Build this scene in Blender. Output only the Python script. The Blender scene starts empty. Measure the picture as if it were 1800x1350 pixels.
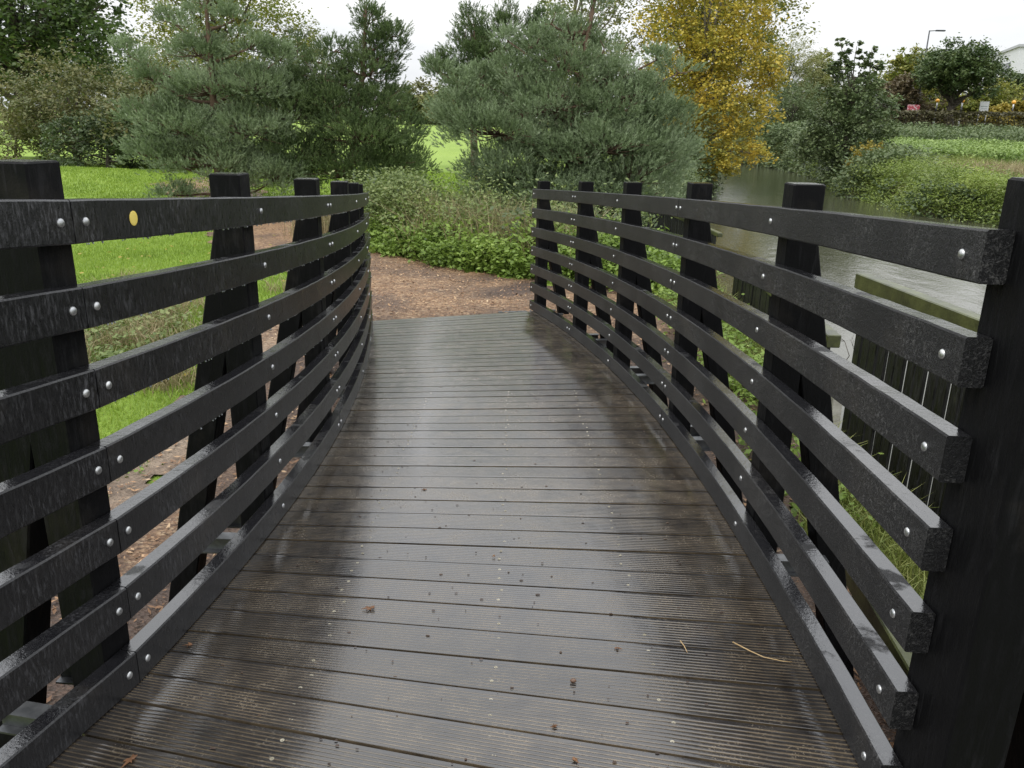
import bpy, math, random
import numpy as np
from mathutils import Vector, Matrix
PI = math.pi
rng = np.random.default_rng(7)
scene = bpy.context.scene
COL = scene.collection

# ------------------------------------------------------------ helpers
def tag(o, label=None, cat=None, group=None, kind=None):
    if label: o['label'] = label
    if cat: o['category'] = cat
    if group: o['group'] = group
    if kind: o['kind'] = kind
    return o

def empty(name, loc=(0, 0, 0)):
    o = bpy.data.objects.new(name, None)
    o.location = loc
    o.empty_display_size = .2
    COL.objects.link(o)
    return o

def link(name, me, parent=None, world=True):
    o = bpy.data.objects.new(name, me)
    COL.objects.link(o)
    if parent is not None:
        o.parent = parent
        if world:
            base = Vector((0, 0, 0)); p = parent
            while p is not None:
                base += p.location; p = p.parent
            o.location = -base
    return o

def npmesh(name, V, faces, mat, parent=None, smooth=False, attrs=None, vattrs=None):
    """faces: list of int arrays (m,k)"""
    V = np.asarray(V, dtype=np.float32)
    me = bpy.data.meshes.new(name)
    me.vertices.add(len(V)); me.vertices.foreach_set('co', V.ravel())
    idx = np.concatenate([f.ravel() for f in faces]).astype(np.int32)
    tot = np.concatenate([np.full(len(f), f.shape[1]) for f in faces]).astype(np.int32)
    st = np.concatenate([[0], np.cumsum(tot)[:-1]]).astype(np.int32)
    me.loops.add(len(idx)); me.loops.foreach_set('vertex_index', idx)
    me.polygons.add(len(tot)); me.polygons.foreach_set('loop_start', st)
    try: me.polygons.foreach_set('loop_total', tot)
    except Exception: pass
    me.polygons.foreach_set('use_smooth', np.full(len(tot), smooth))
    me.update(calc_edges=True)
    if attrs:
        for k, a in attrs.items():
            at = me.attributes.new(k, 'FLOAT', 'FACE'); at.data.foreach_set('value', np.asarray(a, dtype=np.float32))
    if vattrs:
        for k, a in vattrs.items():
            at = me.attributes.new(k, 'FLOAT', 'POINT'); at.data.foreach_set('value', np.asarray(a, dtype=np.float32))
    if mat: me.materials.append(mat)
    return link(name, me, parent)

class MB:
    """collects boxes, tubes, sweeps into one mesh"""
    def __init__(s): s.v = []; s.f = {3: [], 4: []}; s.n = 0
    def add(s, V, faces):
        V = np.asarray(V, float)
        for f in faces:
            f = np.asarray(f)
            s.f.setdefault(f.shape[1], []).append(f + s.n)
        s.v.append(V); s.n += len(V)
    def box(s, c, size, ax=None, bev=0):
        """ax: 3 unit axes rows"""
        h = np.array(size) / 2
        if ax is None: ax = np.eye(3)
        ax = np.array(ax, float)
        if bev:
            b = bev; P = []
            for z, i in ((-h[2], b), (-h[2] + b, 0), (h[2] - b, 0), (h[2], b)):
                x, y = h[0] - i, h[1] - i
                for sx, sy, ex, ey in ((1, -1, b, 0), (1, 1, 0, b), (-1, 1, b, 0), (-1, -1, 0, b)):
                    if (sx, sy) in ((1, -1), (-1, 1)):
                        pts = [(sx * (x - b), sy * y), (sx * x, sy * (y - b))]
                    else:
                        pts = [(sx * x, sy * (y - b)), (sx * (x - b), sy * y)]
                    P += [(p[0], p[1], z) for p in pts]
            P = np.array(P)
            # order of pts around: consistent CCW
            F4 = []
            for r in range(3):
                for k in range(8):
                    a, b2 = r * 8 + k, r * 8 + (k + 1) % 8
                    F4.append((a, b2, b2 + 8, a + 8))
            V = np.array(c) + P @ ax
            s.add(V, [np.array(F4), np.array([list(range(7, -1, -1)), list(range(24, 32))])])
            return
        P = np.array([(x, y, z) for z in (-h[2], h[2]) for x, y in ((-h[0], -h[1]), (h[0], -h[1]), (h[0], h[1]), (-h[0], h[1]))])
        s.add(np.array(c) + P @ ax, [np.array([(3, 2, 1, 0), (4, 5, 6, 7), (0, 1, 5, 4), (1, 2, 6, 5), (2, 3, 7, 6), (3, 0, 4, 7)])])
    def prism(s, A, B, w, d, side, bev=.004):
        """beam from A to B, w along 'side', d along the other"""
        A, B = np.array(A, float), np.array(B, float)
        L = np.linalg.norm(B - A); z = (B - A) / L
        x = np.array(side, float); x = x - z * x.dot(z); x /= np.linalg.norm(x); y = np.cross(z, x)
        s.box((A + B) / 2, (w, d, L), [x, y, z], bev)
    def tube(s, pts, rad, n=8, cap=True):
        pts = np.array(pts, float); rad = np.broadcast_to(rad, len(pts))
        m = len(pts); T = np.gradient(pts, axis=0); T /= np.linalg.norm(T, axis=1)[:, None] + 1e-9
        ref = np.array([0, 0, 1.]) if abs(T[0][2]) < .9 else np.array([1., 0, 0])
        V = []
        for i in range(m):
            a = np.cross(T[i], ref); a /= np.linalg.norm(a) + 1e-9; b = np.cross(T[i], a)
            ang = np.arange(n) / n * 2 * PI
            V.append(pts[i] + rad[i] * (np.cos(ang)[:, None] * a + np.sin(ang)[:, None] * b))
        V = np.concatenate(V); F = []
        for i in range(m - 1):
            for k in range(n):
                F.append((i * n + k, i * n + (k + 1) % n, (i + 1) * n + (k + 1) % n, (i + 1) * n + k))
        fs = [np.array(F)]
        if cap: fs += [np.array([list(range(n - 1, -1, -1)), list(range((m - 1) * n, m * n))])]
        s.add(V, fs)
    def sweep(s, path, prof, caps=True):
        """path: list of (origin, xaxis, yaxis); prof: (k,2) CCW"""
        prof = np.array(prof); k = len(prof); V = []
        for o, x, y in path: V.append(np.array(o) + prof[:, :1] * np.array(x) + prof[:, 1:] * np.array(y))
        m = len(path); F = []
        for i in range(m - 1):
            for j in range(k):
                F.append((i * k + j, i * k + (j + 1) % k, (i + 1) * k + (j + 1) % k, (i + 1) * k + j))
        fs = [np.array(F)]
        if caps: fs += [np.array([list(range(k - 1, -1, -1)), list(range((m - 1) * k, m * k))])]
        s.add(np.concatenate(V), fs)
    def dome(s, c, nrm, r, h, n=10):
        nrm = np.array(nrm, float); nrm /= np.linalg.norm(nrm)
        ref = np.array([0, 0, 1.]) if abs(nrm[2]) < .9 else np.array([1., 0, 0])
        a = np.cross(nrm, ref); a /= np.linalg.norm(a); b = np.cross(nrm, a)
        ang = np.arange(n) / n * 2 * PI; V = []
        for rr, hh in ((1, -.3), (1, .15), (.8, .65), (.4, .95)):
            V.append(np.array(c) + r * rr * (np.cos(ang)[:, None] * a + np.sin(ang)[:, None] * b) + nrm * h * hh)
        V = np.concatenate(V); F = []
        for i in range(3):
            for k in range(n): F.append((i * n + k, i * n + (k + 1) % n, (i + 1) * n + (k + 1) % n, (i + 1) * n + k))
        s.add(V, [np.array(F), np.array([list(range(3 * n, 4 * n))])])
    def build(s, name, mat, parent=None, smooth=False):
        fs = [np.concatenate(v) for k, v in s.f.items() if v]
        o = npmesh(name, np.concatenate(s.v), fs, mat, parent, smooth)
        bm_fix(o.data)
        return o

import bmesh
def bm_fix(me):
    b = bmesh.new(); b.from_mesh(me); bmesh.ops.recalc_face_normals(b, faces=b.faces[:]); b.to_mesh(me); b.free()

# ------------------------------------------------------------ materials
def nodes(name):
    m = bpy.data.materials.new(name); m.use_nodes = True
    nt = m.node_tree; nt.nodes.clear()
    out = nt.nodes.new('ShaderNodeOutputMaterial')
    return m, nt, out
class NT:
    def __init__(s, nt): s.nt = nt; s.tc = None
    def n(s, t, **k):
        x = s.nt.nodes.new(t)
        for a, b in k.items(): setattr(x, a, b)
        return x
    def l(s, a, b): s.nt.links.new(a, b)
    def coord(s, kind='Object', scale=(1, 1, 1), rot=(0, 0, 0)):
        if s.tc is None: s.tc = s.n('ShaderNodeTexCoord')
        mp = s.n('ShaderNodeMapping'); mp.inputs['Scale'].default_value = scale; mp.inputs['Rotation'].default_value = rot
        s.l(s.tc.outputs[kind], mp.inputs[0]); return mp.outputs[0]
    def noise(s, scale, detail=4, rough=.55, vec=None, dist=0):
        x = s.n('ShaderNodeTexNoise'); x.inputs['Scale'].default_value = scale; x.inputs['Detail'].default_value = detail
        x.inputs['Roughness'].default_value = rough; x.inputs['Distortion'].default_value = dist
        s.l(vec if vec is not None else s.coord(), x.inputs['Vector']); return x.outputs['Fac']
    def ramp(s, fac, stops, interp='LINEAR'):
        x = s.n('ShaderNodeValToRGB'); cr = x.color_ramp; cr.interpolation = interp
        while len(cr.elements) < len(stops): cr.elements.new(.5)
        for e, (p, c) in zip(cr.elements, stops):
            e.position = p; e.color = (c, c, c, 1) if isinstance(c, (int, float)) else (*c, 1)
        s.l(fac, x.inputs[0]); return x.outputs[0]
    def mix(s, fac, a, b, mode='MIX'):
        x = s.n('ShaderNodeMix', data_type='RGBA', blend_type=mode)
        for v, i in ((fac, 0), (a, 6), (b, 7)):
            if hasattr(v, 'is_linked'): s.l(v, x.inputs[i])
            else: x.inputs[i].default_value = v if i == 0 else (*v, 1) if len(v) == 3 else v
        return x.outputs[2]
    def math(s, op, a, b=0.):
        x = s.n('ShaderNodeMath', operation=op)
        for i, v in enumerate((a, b)):
            if hasattr(v, 'is_linked'): s.l(v, x.inputs[i])
            else: x.inputs[i].default_value = v
        return x.outputs[0]
    def attr(s, name): x = s.n('ShaderNodeAttribute'); x.attribute_name = name; return x.outputs['Fac']
    def bump(s, h, strength=.5, dist=.01, normal=None):
        x = s.n('ShaderNodeBump'); x.inputs['Strength'].default_value = strength; x.inputs['Distance'].default_value = dist
        s.l(h, x.inputs['Height'])
        if normal is not None: s.l(normal, x.inputs['Normal'])
        return x.outputs[0]
    def bsdf(s, col, rough=.5, normal=None, **k):
        x = s.n('ShaderNodeBsdfPrincipled')
        for nm, v in (('Base Color', col), ('Roughness', rough)):
            if hasattr(v, 'is_linked'): s.l(v, x.inputs[nm])
            else: x.inputs[nm].default_value = (*v, 1) if nm == 'Base Color' else v
        if normal is not None: s.l(normal, x.inputs['Normal'])
        for a, v in k.items():
            i = x.inputs[a.replace('_', ' ')]
            if hasattr(v, 'is_linked'): s.l(v, i)
            else: i.default_value = v
        return x.outputs[0]

def wetmask(q, scale=6, lo=.48, hi=.56):
    """standing water: collects on faces that look up"""
    g = q.n('ShaderNodeNewGeometry'); sp = q.n('ShaderNodeSeparateXYZ'); q.l(g.outputs['Normal'], sp.inputs[0])
    up = q.ramp(sp.outputs[2], [(.8, 0.), (.95, 1.)])
    nz = q.ramp(q.noise(scale, 5, .6), [(lo, 0.), (hi, 1.)])
    return q.math('MULTIPLY', up, nz)

def mat_plastic(name, c0, c1, streak=(14, 14, 3), rough=(.22, .6), amt=.5, spec=.5, dist=.4, wet_lo=.40, bm=.004):
    m, nt, out = nodes(name); q = NT(nt)
    big = q.noise(3.2, 5, .6)
    st = q.noise(1, 5, .68, q.coord('Object', streak), dist)
    fine = q.noise(260, 3, .6)
    patch = q.ramp(q.noise(3.3, 5, .65), [(.42, .12), (.62, 1.)])
    k = q.math('MULTIPLY', q.ramp(st, [(.50, 0.), (.66, 1.)]), patch)
    col = q.mix(q.math('MULTIPLY', k, amt), c0, c1)
    col = q.mix(q.ramp(big, [(.55, 0.), (.75, .35)]), col, (.055, .047, .038))
    vor = q.n('ShaderNodeTexNoise'); vor.inputs['Scale'].default_value = 9; q.l(q.coord('Object', (1, 1, 1)), vor.inputs['Vector'])
    r = q.math('MULTIPLY_ADD', q.ramp(st, [(.3, rough[0]), (.75, rough[1])]), 1.)
    r = q.ramp(st, [(.3, rough[0]), (.75, rough[1])])
    wet = wetmask(q, 5, wet_lo, wet_lo + .05)
    h = q.math('ADD', q.math('MULTIPLY', st, .8), q.math('MULTIPLY', fine, .3))
    nb = q.bump(h, .6, bm)
    b = q.bsdf(col, r, nb, Specular_IOR_Level=spec)
    b2 = q.bsdf(q.mix(.5, col, (.012, .012, .014)), .12, q.bump(q.noise(70, 4, .7), .35, .003), Specular_IOR_Level=1.0, IOR=1.6)
    mx = q.n('ShaderNodeMixShader'); q.l(wet, mx.inputs[0]); q.l(b, mx.inputs[1]); q.l(b2, mx.inputs[2])
    q.l(mx.outputs[0], out.inputs[0]); return m

def mat_simple(name, c0, c1, scale=8, rough=.7, bump=.3, dist=.01, detail=5, vec=(1, 1, 1), **k):
    m, nt, out = nodes(name); q = NT(nt)
    v = q.coord('Object', vec)
    nz = q.noise(scale, detail, .6, v)
    col = q.mix(q.ramp(nz, [(.35, 0.), (.68, 1.)]), c0, c1)
    q.l(q.bsdf(col, rough, q.bump(q.noise(scale * 3, 4, .6, v), bump, dist), **k), out.inputs[0]); return m

def mat_leaf(name, cols, rough=.5, trans=.3, patch=.5, pscale=1.2):
    """cols: ramp of leaf tints (each leaf has its own tint)"""
    m, nt, out = nodes(name); q = NT(nt)
    t = q.attr('tint')
    big = q.noise(pscale, 3, .5)
    f = q.math('ADD', q.math('MULTIPLY', t, 1 - patch), q.math('MULTIPLY', q.ramp(big, [(.3, 0.), (.7, 1.)]), patch))
    n = len(cols)
    col = q.ramp(f, [(i / (n - 1), c) for i, c in enumerate(cols)])
    b = q.bsdf(col, rough, Specular_IOR_Level=.35)
    tr = q.n('ShaderNodeBsdfTranslucent'); q.l(col, tr.inputs[0])
    mx = q.n('ShaderNodeMixShader'); mx.inputs[0].default_value = trans
    q.l(b, mx.inputs[1]); q.l(tr.outputs[0], mx.inputs[2]); q.l(mx.outputs[0], out.inputs[0]); return m

M = {}
M['post'] = mat_plastic('recycled_post', (.0045, .0045, .005), (.04, .04, .042), (60, 60, 9), (.4, .8), .3, .10, .5, .3, .004)
M['rail_l'] = mat_plastic('recycled_rail_streaked', (.007, .007, .008), (.12, .12, .128), (150, 150, 36), (.22, .5), .5, .5, .4, .40, .003)
M['rail_r'] = mat_plastic('recycled_rail_brushed', (.011, .011, .012), (.16, .157, .153), (120, 120, 120), (.3, .6), .6, .28, 1.4, .36, .007)
M['steel'] = mat_simple('galvanised_steel', (.10, .105, .11), (.2, .205, .21), 20, .45, .1, .002, Metallic=.8)
M['bolt'] = mat_simple('bolt_zinc', (.32, .33, .34), (.6, .6, .59), 60, .36, .1, .001, Metallic=.9)
M['brass'] = mat_simple('screw_brass', (.16, .14, .09), (.5, .46, .36), 14, .45, .1, .001, Metallic=.3)
M['black_steel'] = mat_simple('black_steel', (.01, .01, .012), (.02, .02, .02), 10, .35, .1, .002)
M['yellow'] = mat_simple('yellow_sticker', (.72, .55, .10), (.78, .62, .16), 40, .5, .1, .001)
M['bark'] = mat_simple('bark_brown', (.05, .04, .03), (.12, .10, .08), 18, .85, .8, .02, vec=(1, 1, .25))
M['bark_grey'] = mat_simple('bark_grey', (.13, .12, .09), (.22, .2, .15), 14, .85, .6, .02, vec=(1, 1, .25))
M['bark_pine'] = mat_simple('bark_pine', (.09, .055, .035), (.17, .11, .07), 14, .85, .7, .02, vec=(1, 1, .3))

def mat_deck():
    m, nt, out = nodes('wet_deck_board'); q = NT(nt)
    geo = q.n('ShaderNodeNewGeometry')
    oi = q.n('ShaderNodeObjectInfo')
    v = q.coord('Object')
    big = q.noise(1.7, 5, .62, v, .3); mid = q.noise(9, 5, .65, v); fine = q.noise(140, 4, .7, v)
    st = q.noise(8, 4, .6, q.coord('Object', (.7, 9, 1)))
    col = q.mix(q.ramp(big, [(.36, 0.), (.66, 1.)]), (.010, .010, .012), (.030, .025, .021))
    col = q.mix(q.ramp(st, [(.5, 0.), (.75, .6)]), col, (.065, .055, .044))
    dirt = q.math('MULTIPLY', q.ramp(fine, [(.54, 0.), (.66, 1.)]), q.ramp(mid, [(.45, 0.), (.65, 1.)]))
    col = q.mix(q.math('MULTIPLY', dirt, .75), col, (.19, .15, .10))
    grv = q.attr('groove')       # 1 on ridge tops, 0 in the grooves
    gd = q.math('MULTIPLY', q.ramp(mid, [(.35, .25), (.6, .85)]), q.math('SUBTRACT', 1., grv))
    col = q.mix(gd, col, (.17, .13, .08))
    tone = q.math('MULTIPLY_ADD', oi.outputs['Random'], .5); nt.nodes[-1].inputs[2].default_value = .72
    col = q.mix(1., col, tone, 'MULTIPLY')
    r = q.ramp(q.math('ADD', q.math('MULTIPLY', big, .5), q.math('MULTIPLY', mid, .5)), [(.38, .05), (.62, .24)])
    r = q.math('ADD', r, q.math('MULTIPLY', dirt, .25))
    nb = q.bump(q.math('ADD', q.math('MULTIPLY', fine, .8), q.math('MULTIPLY', mid, 1.6)), .3, .0012)
    q.l(q.bsdf(col, r, nb, Specular_IOR_Level=.65, IOR=1.52, Coat_Weight=.95, Coat_Roughness=q.math('MULTIPLY', r, .8), Coat_IOR=1.38), out.inputs[0]); return m
M['deck'] = mat_deck()

# ------------------------------------------------------------ bridge geometry
_Ry = np.array([1.40, 2.62, 3.96, 5.33, 6.547, 7.845]); _Rx = np.array([.775, .817, .787, .66, .461, .167])
_Ly = np.array([1.66, 2.705, 3.783, 4.983, 6.2, 7.45]); _Lx = np.array([-.905, -.843, -.864, -.973, -1.13, -1.337])
pR, pL = np.polyfit(_Ry, _Rx, 3), np.polyfit(_Ly, _Lx, 3)
def xR(y): return float(np.polyval(pR, max(y, 1.3)) + min(0, y - 1.3) * .06)
def xL(y): return float(np.polyval(pL, y)) if y >= 1.66 else float(np.polyval(pL, 1.66)) + (y - 1.66) * .19
def zR(y): return -1.321 - .064 * (y - 1.40)
def zL(y): return -1.328 - .0755 * (y - 1.64)
H_R, P_R, T_R = .09, .18, .045          # rail height, pitch, thickness
def edge(side, y):
    x = (xR if side > 0 else xL)(y); z = (zR if side > 0 else zL)(y)
    e = .01; f = xR if side > 0 else xL
    if side < 0 and y < 1.66: t = np.array([.19, 1, 0])
    else: t = np.array([(f(y + e) - f(y - e)) / (2 * e), 1, 0])
    t /= np.linalg.norm(t); n = np.array([t[1], -t[0], 0]) * side   # outward
    return np.array([x, y, z]), t, n

bridge = empty('footbridge', (0, 4, -1.5))
tag(bridge, 'black curved footbridge with wet grooved deck and seven-rail sides', 'footbridge')

# deck boards, fanned round the curve
def ang(y): return math.radians(float(np.interp(y, [.2, 1.4, 1.55, 1.8, 2.1, 2.58, 3.6, 5, 6.5, 7.65], [-14, -13, -11, -7, -5, -1, 2.3, 6, 10.5, 15.5])))
def hit(side, y0):
    a = ang(y0); f = xR if side > 0 else xL; y = y0
    for _ in range(12): y = y0 + math.tan(a) * f(y)
    x = f(y) - side * .003
    return np.array([x + side * .013, y, (zR if side > 0 else zL)(y)])
bounds = []; y = .15 - 24 * .1372
while y < 7.70: bounds.append(y); y += .1372
r2 = random.Random(3)
NG = 9
prof = [];
GV = []
W0, GAP = 1.0, .03
prof.append((GAP, -.028, 0)); prof.append((GAP, -.0012, 0)); prof.append((GAP + .006, -.0002, 1)); prof.append((GAP + .04, 0, 1))
g0, g1 = GAP + .055, 1 - GAP - .055
for i in range(NG):
    a = g0 + (g1 - g0) * i / NG; w = (g1 - g0) / NG
    for u_, d_, m_ in ((.06, 0, 1), (.26, -.0007, 0), (.38, -.0008, 0), (.58, 0, 1), (.8, .0001, 1)):
        prof.append((a + w * u_, d_, m_))
prof += [(1 - GAP - .04, 0, 1), (1 - GAP - .006, -.0002, 1), (1 - GAP, -.0012, 0), (1 - GAP, -.028, 0)]
prof = np.array(prof); kp = len(prof)
deck_boards = []
for i in range(len(bounds) - 1):
    ya, yb = bounds[i], bounds[i + 1]
    lift = r2.uniform(-.0015, .0015)
    La, Ra, Lb, Rb = hit(-1, ya), hit(1, ya), hit(-1, yb), hit(1, yb)
    V = []; G = []; ns = 9
    for j in range(ns):
        s = j / (ns - 1); A = La * (1 - s) + Ra * s; B = Lb * (1 - s) + Rb * s
        P = A[None] * (1 - prof[:, :1]) + B[None] * prof[:, :1]
        P[:, 2] += prof[:, 1] + lift
        V.append(P); G.append(prof[:, 2])
    V = np.concatenate(V); G = np.concatenate(G); F = []
    for j in range(ns - 1):
        for k in range(kp - 1): F.append((j * kp + k, (j + 1) * kp + k, (j + 1) * kp + k + 1, j * kp + k + 1))
        F.append((j * kp + kp - 1, (j + 1) * kp + kp - 1, (j + 1) * kp, j * kp))
    caps = np.array([list(range(kp)), list(range((ns - 1) * kp + kp - 1, (ns - 1) * kp - 1, -1))])
    o = npmesh('deck_board', V, [np.array(F), caps], M['deck'], bridge, False, vattrs={'groove': G})
    deck_boards.append(o)
    if i >= 31 and i < 57:       # countersunk screws where they can be made out
        for sx in (-.50, -.025, .385):
            for q_ in (.3, .74):
                if r2.random() < .12: continue
                c = (La + (Ra - La) * ((sx - La[0]) / (Ra[0] - La[0]))) * (1 - q_) + (Lb + (Rb - Lb) * ((sx - Lb[0]) / (Rb[0] - Lb[0]))) * q_
                c = c + np.array([r2.uniform(-.012, .012), 0, .0008])
                b = MB(); an = np.arange(8) / 8 * 2 * PI; ring = np.stack([np.cos(an), np.sin(an), 0 * an], 1)
                b.add(np.concatenate([c + ring * .0052, c + ring * .0030 + (0, 0, .0003), c + ring * .0012 - (0, 0, .001)]),
                      [np.array([(k, (k + 1) % 8, 8 + (k + 1) % 8, 8 + k) for k in range(8)] + [(8 + k, 8 + (k + 1) % 8, 16 + (k + 1) % 8, 16 + k) for k in range(8)])])
                b.build('screw', M['brass'], o)

# rails
def rail_piece(side, k, ya, yb, mat, endgap=.0015, seed=0):
    """k=0 top .. 6 kerb"""
    rr = random.Random(seed); n = max(3, int((yb - ya) / .09)); path = []
    h, t, c = H_R / 2, T_R, .0035
    for i in range(n + 1):
        y = ya + endgap + (yb - ya - 2 * endgap) * i / n
        p, tt, nn = edge(side, y)
        p = p + np.array([0, 0, 1.08 - P_R * k + h + .001]) + nn * .0
        p = p + nn * rr.uniform(-.0006, .0006) + np.array([0, 0, rr.uniform(-.0008, .0008)])
        path.append((p, nn, (0, 0, 1)))
    pf = [(0, -h + c), (c, -h), (t - c, -h), (t, -h + c), (t, h - c), (t - c, h), (c, h), (0, h - c)]
    b = MB(); b.sweep(path, pf)
    return b.build('kerb_rail' if k == 6 else 'rail', mat, bridge)
def bolt_on(rail, side, k, y, r=.0098):
    p, t, n = edge(side, y); p = p + np.array([0, 0, 1.08 - P_R * k + H_R / 2])
    b = MB(); b.dome(p, -n, r, .0055, 12); b.build('bolt', M['bolt'], rail, True)
cutsR = [1.325, 3.958, 6.55, 7.88]; cutsL = [-2.9, 1.66, 3.80, 6.13, 7.46]
postsR = [1.335, 2.622, 3.958, 5.329, 6.55, 7.83]; postsL = [-2.2, -.9, .45, 1.66, 2.705, 3.80, 4.983, 6.10, 7.40]
boltsR = {0: [1.40, 2.622, 3.925], 1: [3.992, 5.329, 6.515], 2: [6.585, 7.83]}
boltsL = {0: [-2.2, -.9, .45, 1.625], 1: [1.70, 2.705, 3.765], 2: [3.835, 4.983, 6.09], 3: [6.17, 7.40]}
for k in range(7):
    for i in range(3):
        o = rail_piece(1, k, cutsR[i], cutsR[i + 1], M['rail_r'], seed=k * 10 + i)
        for y in boltsR[i]: bolt_on(o, 1, k, y + r2.uniform(-.008, .008))
    for i in range(4):
        o = rail_piece(-1, k, cutsL[i], cutsL[i + 1], M['rail_l'], seed=100 + k * 10 + i)
        for y in boltsL[i]: bolt_on(o, -1, k, y + r2.uniform(-.004, .004))
        if k == 0 and i == 1:
            p, t, n = edge(-1, 1.88); p = p + np.array([0, 0, 1.08 + .047]) - n * .0012
            b = MB(); b.dome(p, -n, .017, .0012, 20); s_ = b.build('round_sticker', M['yellow'], o); s_['label'] = 'yellow round sticker'

# posts and raking struts
def post(side, y, w=.10, d=.10, zt=1.245, zb=-.75, off=0.):
    p, t, n = edge(side, y); c = p + n * (T_R + .0015 + w / 2 + off)
    b = MB(); b.prism(c + (0, 0, zb), c + (0, 0, zt), w, d, n, .004); b.build('post', M['post'], bridge)
    return p, t, n, c
def strut(side, y, w=.095, d=.094, zb=-.75):
    p, t, n = edge(side, y); c = p + n * (T_R + .0015 + .05)
    top = c + n * .004 + (0, 0, 1.06); bot = c + n * (.055 + .19 * (1.06 - zb)) + (0, 0, zb)
    b = MB(); b.prism(bot, top, w, d, n, .004); b.build('raking_strut', M['post'], bridge)
for y in postsR[1:]: post(1, y); strut(1, y)
for y in postsL: post(-1, y); strut(-1, y)
post(1, 1.295, .11, .19, 1.25); strut(1, 1.30, .10, .15)
# steel outriggers and edge beams under the deck
for side, ps in ((1, postsR), (-1, postsL)):
    for y in ps:
        for dy, zo in ((.115, 0), (-.115, 0)):
            if side > 0 and y < 2: continue
            p, t, n = edge(side, y + dy)
            b = MB(); A = p - n * .3 + (0, 0, -.062); B = p + n * .30 + (0, 0, -.062)
            zt = np.array([0, 0, .028])
            b.prism(A + zt, B + zt, .05, .005, t, 0); b.prism(A, B, .005, .050, t, 0); b.prism(A - zt, B - zt, .05, .005, t, 0)
            b.build('outrigger', M['steel'] if side < 0 or y > 3 else M['steel'], bridge)
    path = []
    for i in range(40):
        y = -2.8 + i * 10.4 / 39; p, t, n = edge(side, y); path.append((p - n * .03 + (0, 0, -.20), n, (0, 0, 1)))
    b = MB(); b.sweep(path, [(-.03, -.11), (.03, -.11), (.03, .11), (-.03, .11)]); b.build('edge_beam', M['black_steel'], bridge)
p, t, n = edge(1, 1.6)
b = MB(); b.prism(edge(1, 1.3)[0] + n * .085 + (0, 0, -.1), edge(1, 2.1)[0] + n * .10 + (0, 0, -.1), .035, .02, n, .002)
b.build('edge_plank', mat_simple('tan_timber', (.16, .12, .075), (.26, .2, .13), 12, .6, .3, .004, vec=(6, 1, 6)), bridge)
# beads of rain hanging from the left rails
iv = []
def beads(side, rows, ya, yb, n, seed):
    rr = np.random.default_rng(seed); V = []; F = []
    base = np.array([(0, 0, 1), (1, 0, 0), (0, 1, 0), (-1, 0, 0), (0, -1, 0), (0, 0, -1.3)], float)
    bf = np.array([(0, 1, 2), (0, 2, 3), (0, 3, 4), (0, 4, 1), (5, 2, 1), (5, 3, 2), (5, 4, 3), (5, 1, 4)])
    c = 0
    for k in rows:
        for _ in range(n):
            y = rr.uniform(ya, yb); p, t, nn = edge(side, y)
            q_ = p + nn * rr.uniform(.002, .03) + (0, 0, 1.08 - P_R * k - .001)
            V.append(q_ + base * rr.uniform(.0018, .0034)); F.append(bf + c * 6); c += 1
    return np.concatenate(V), np.concatenate(F)
def mat_drop():
    m, nt, out = nodes('rain_bead'); q = NT(nt)
    q.l(q.bsdf((.30, .32, .34), .05, Specular_IOR_Level=.9), out.inputs[0]); return m
V, F = beads(-1, (0, 1, 2, 3), 1.7, 5.5, 210, 5)
o = npmesh('rain_beads', V, [F], mat_drop(), bridge, True); o['kind'] = 'stuff'; o['label'] = 'clear rain drops hanging along the lower edges of the left rails'

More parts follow.
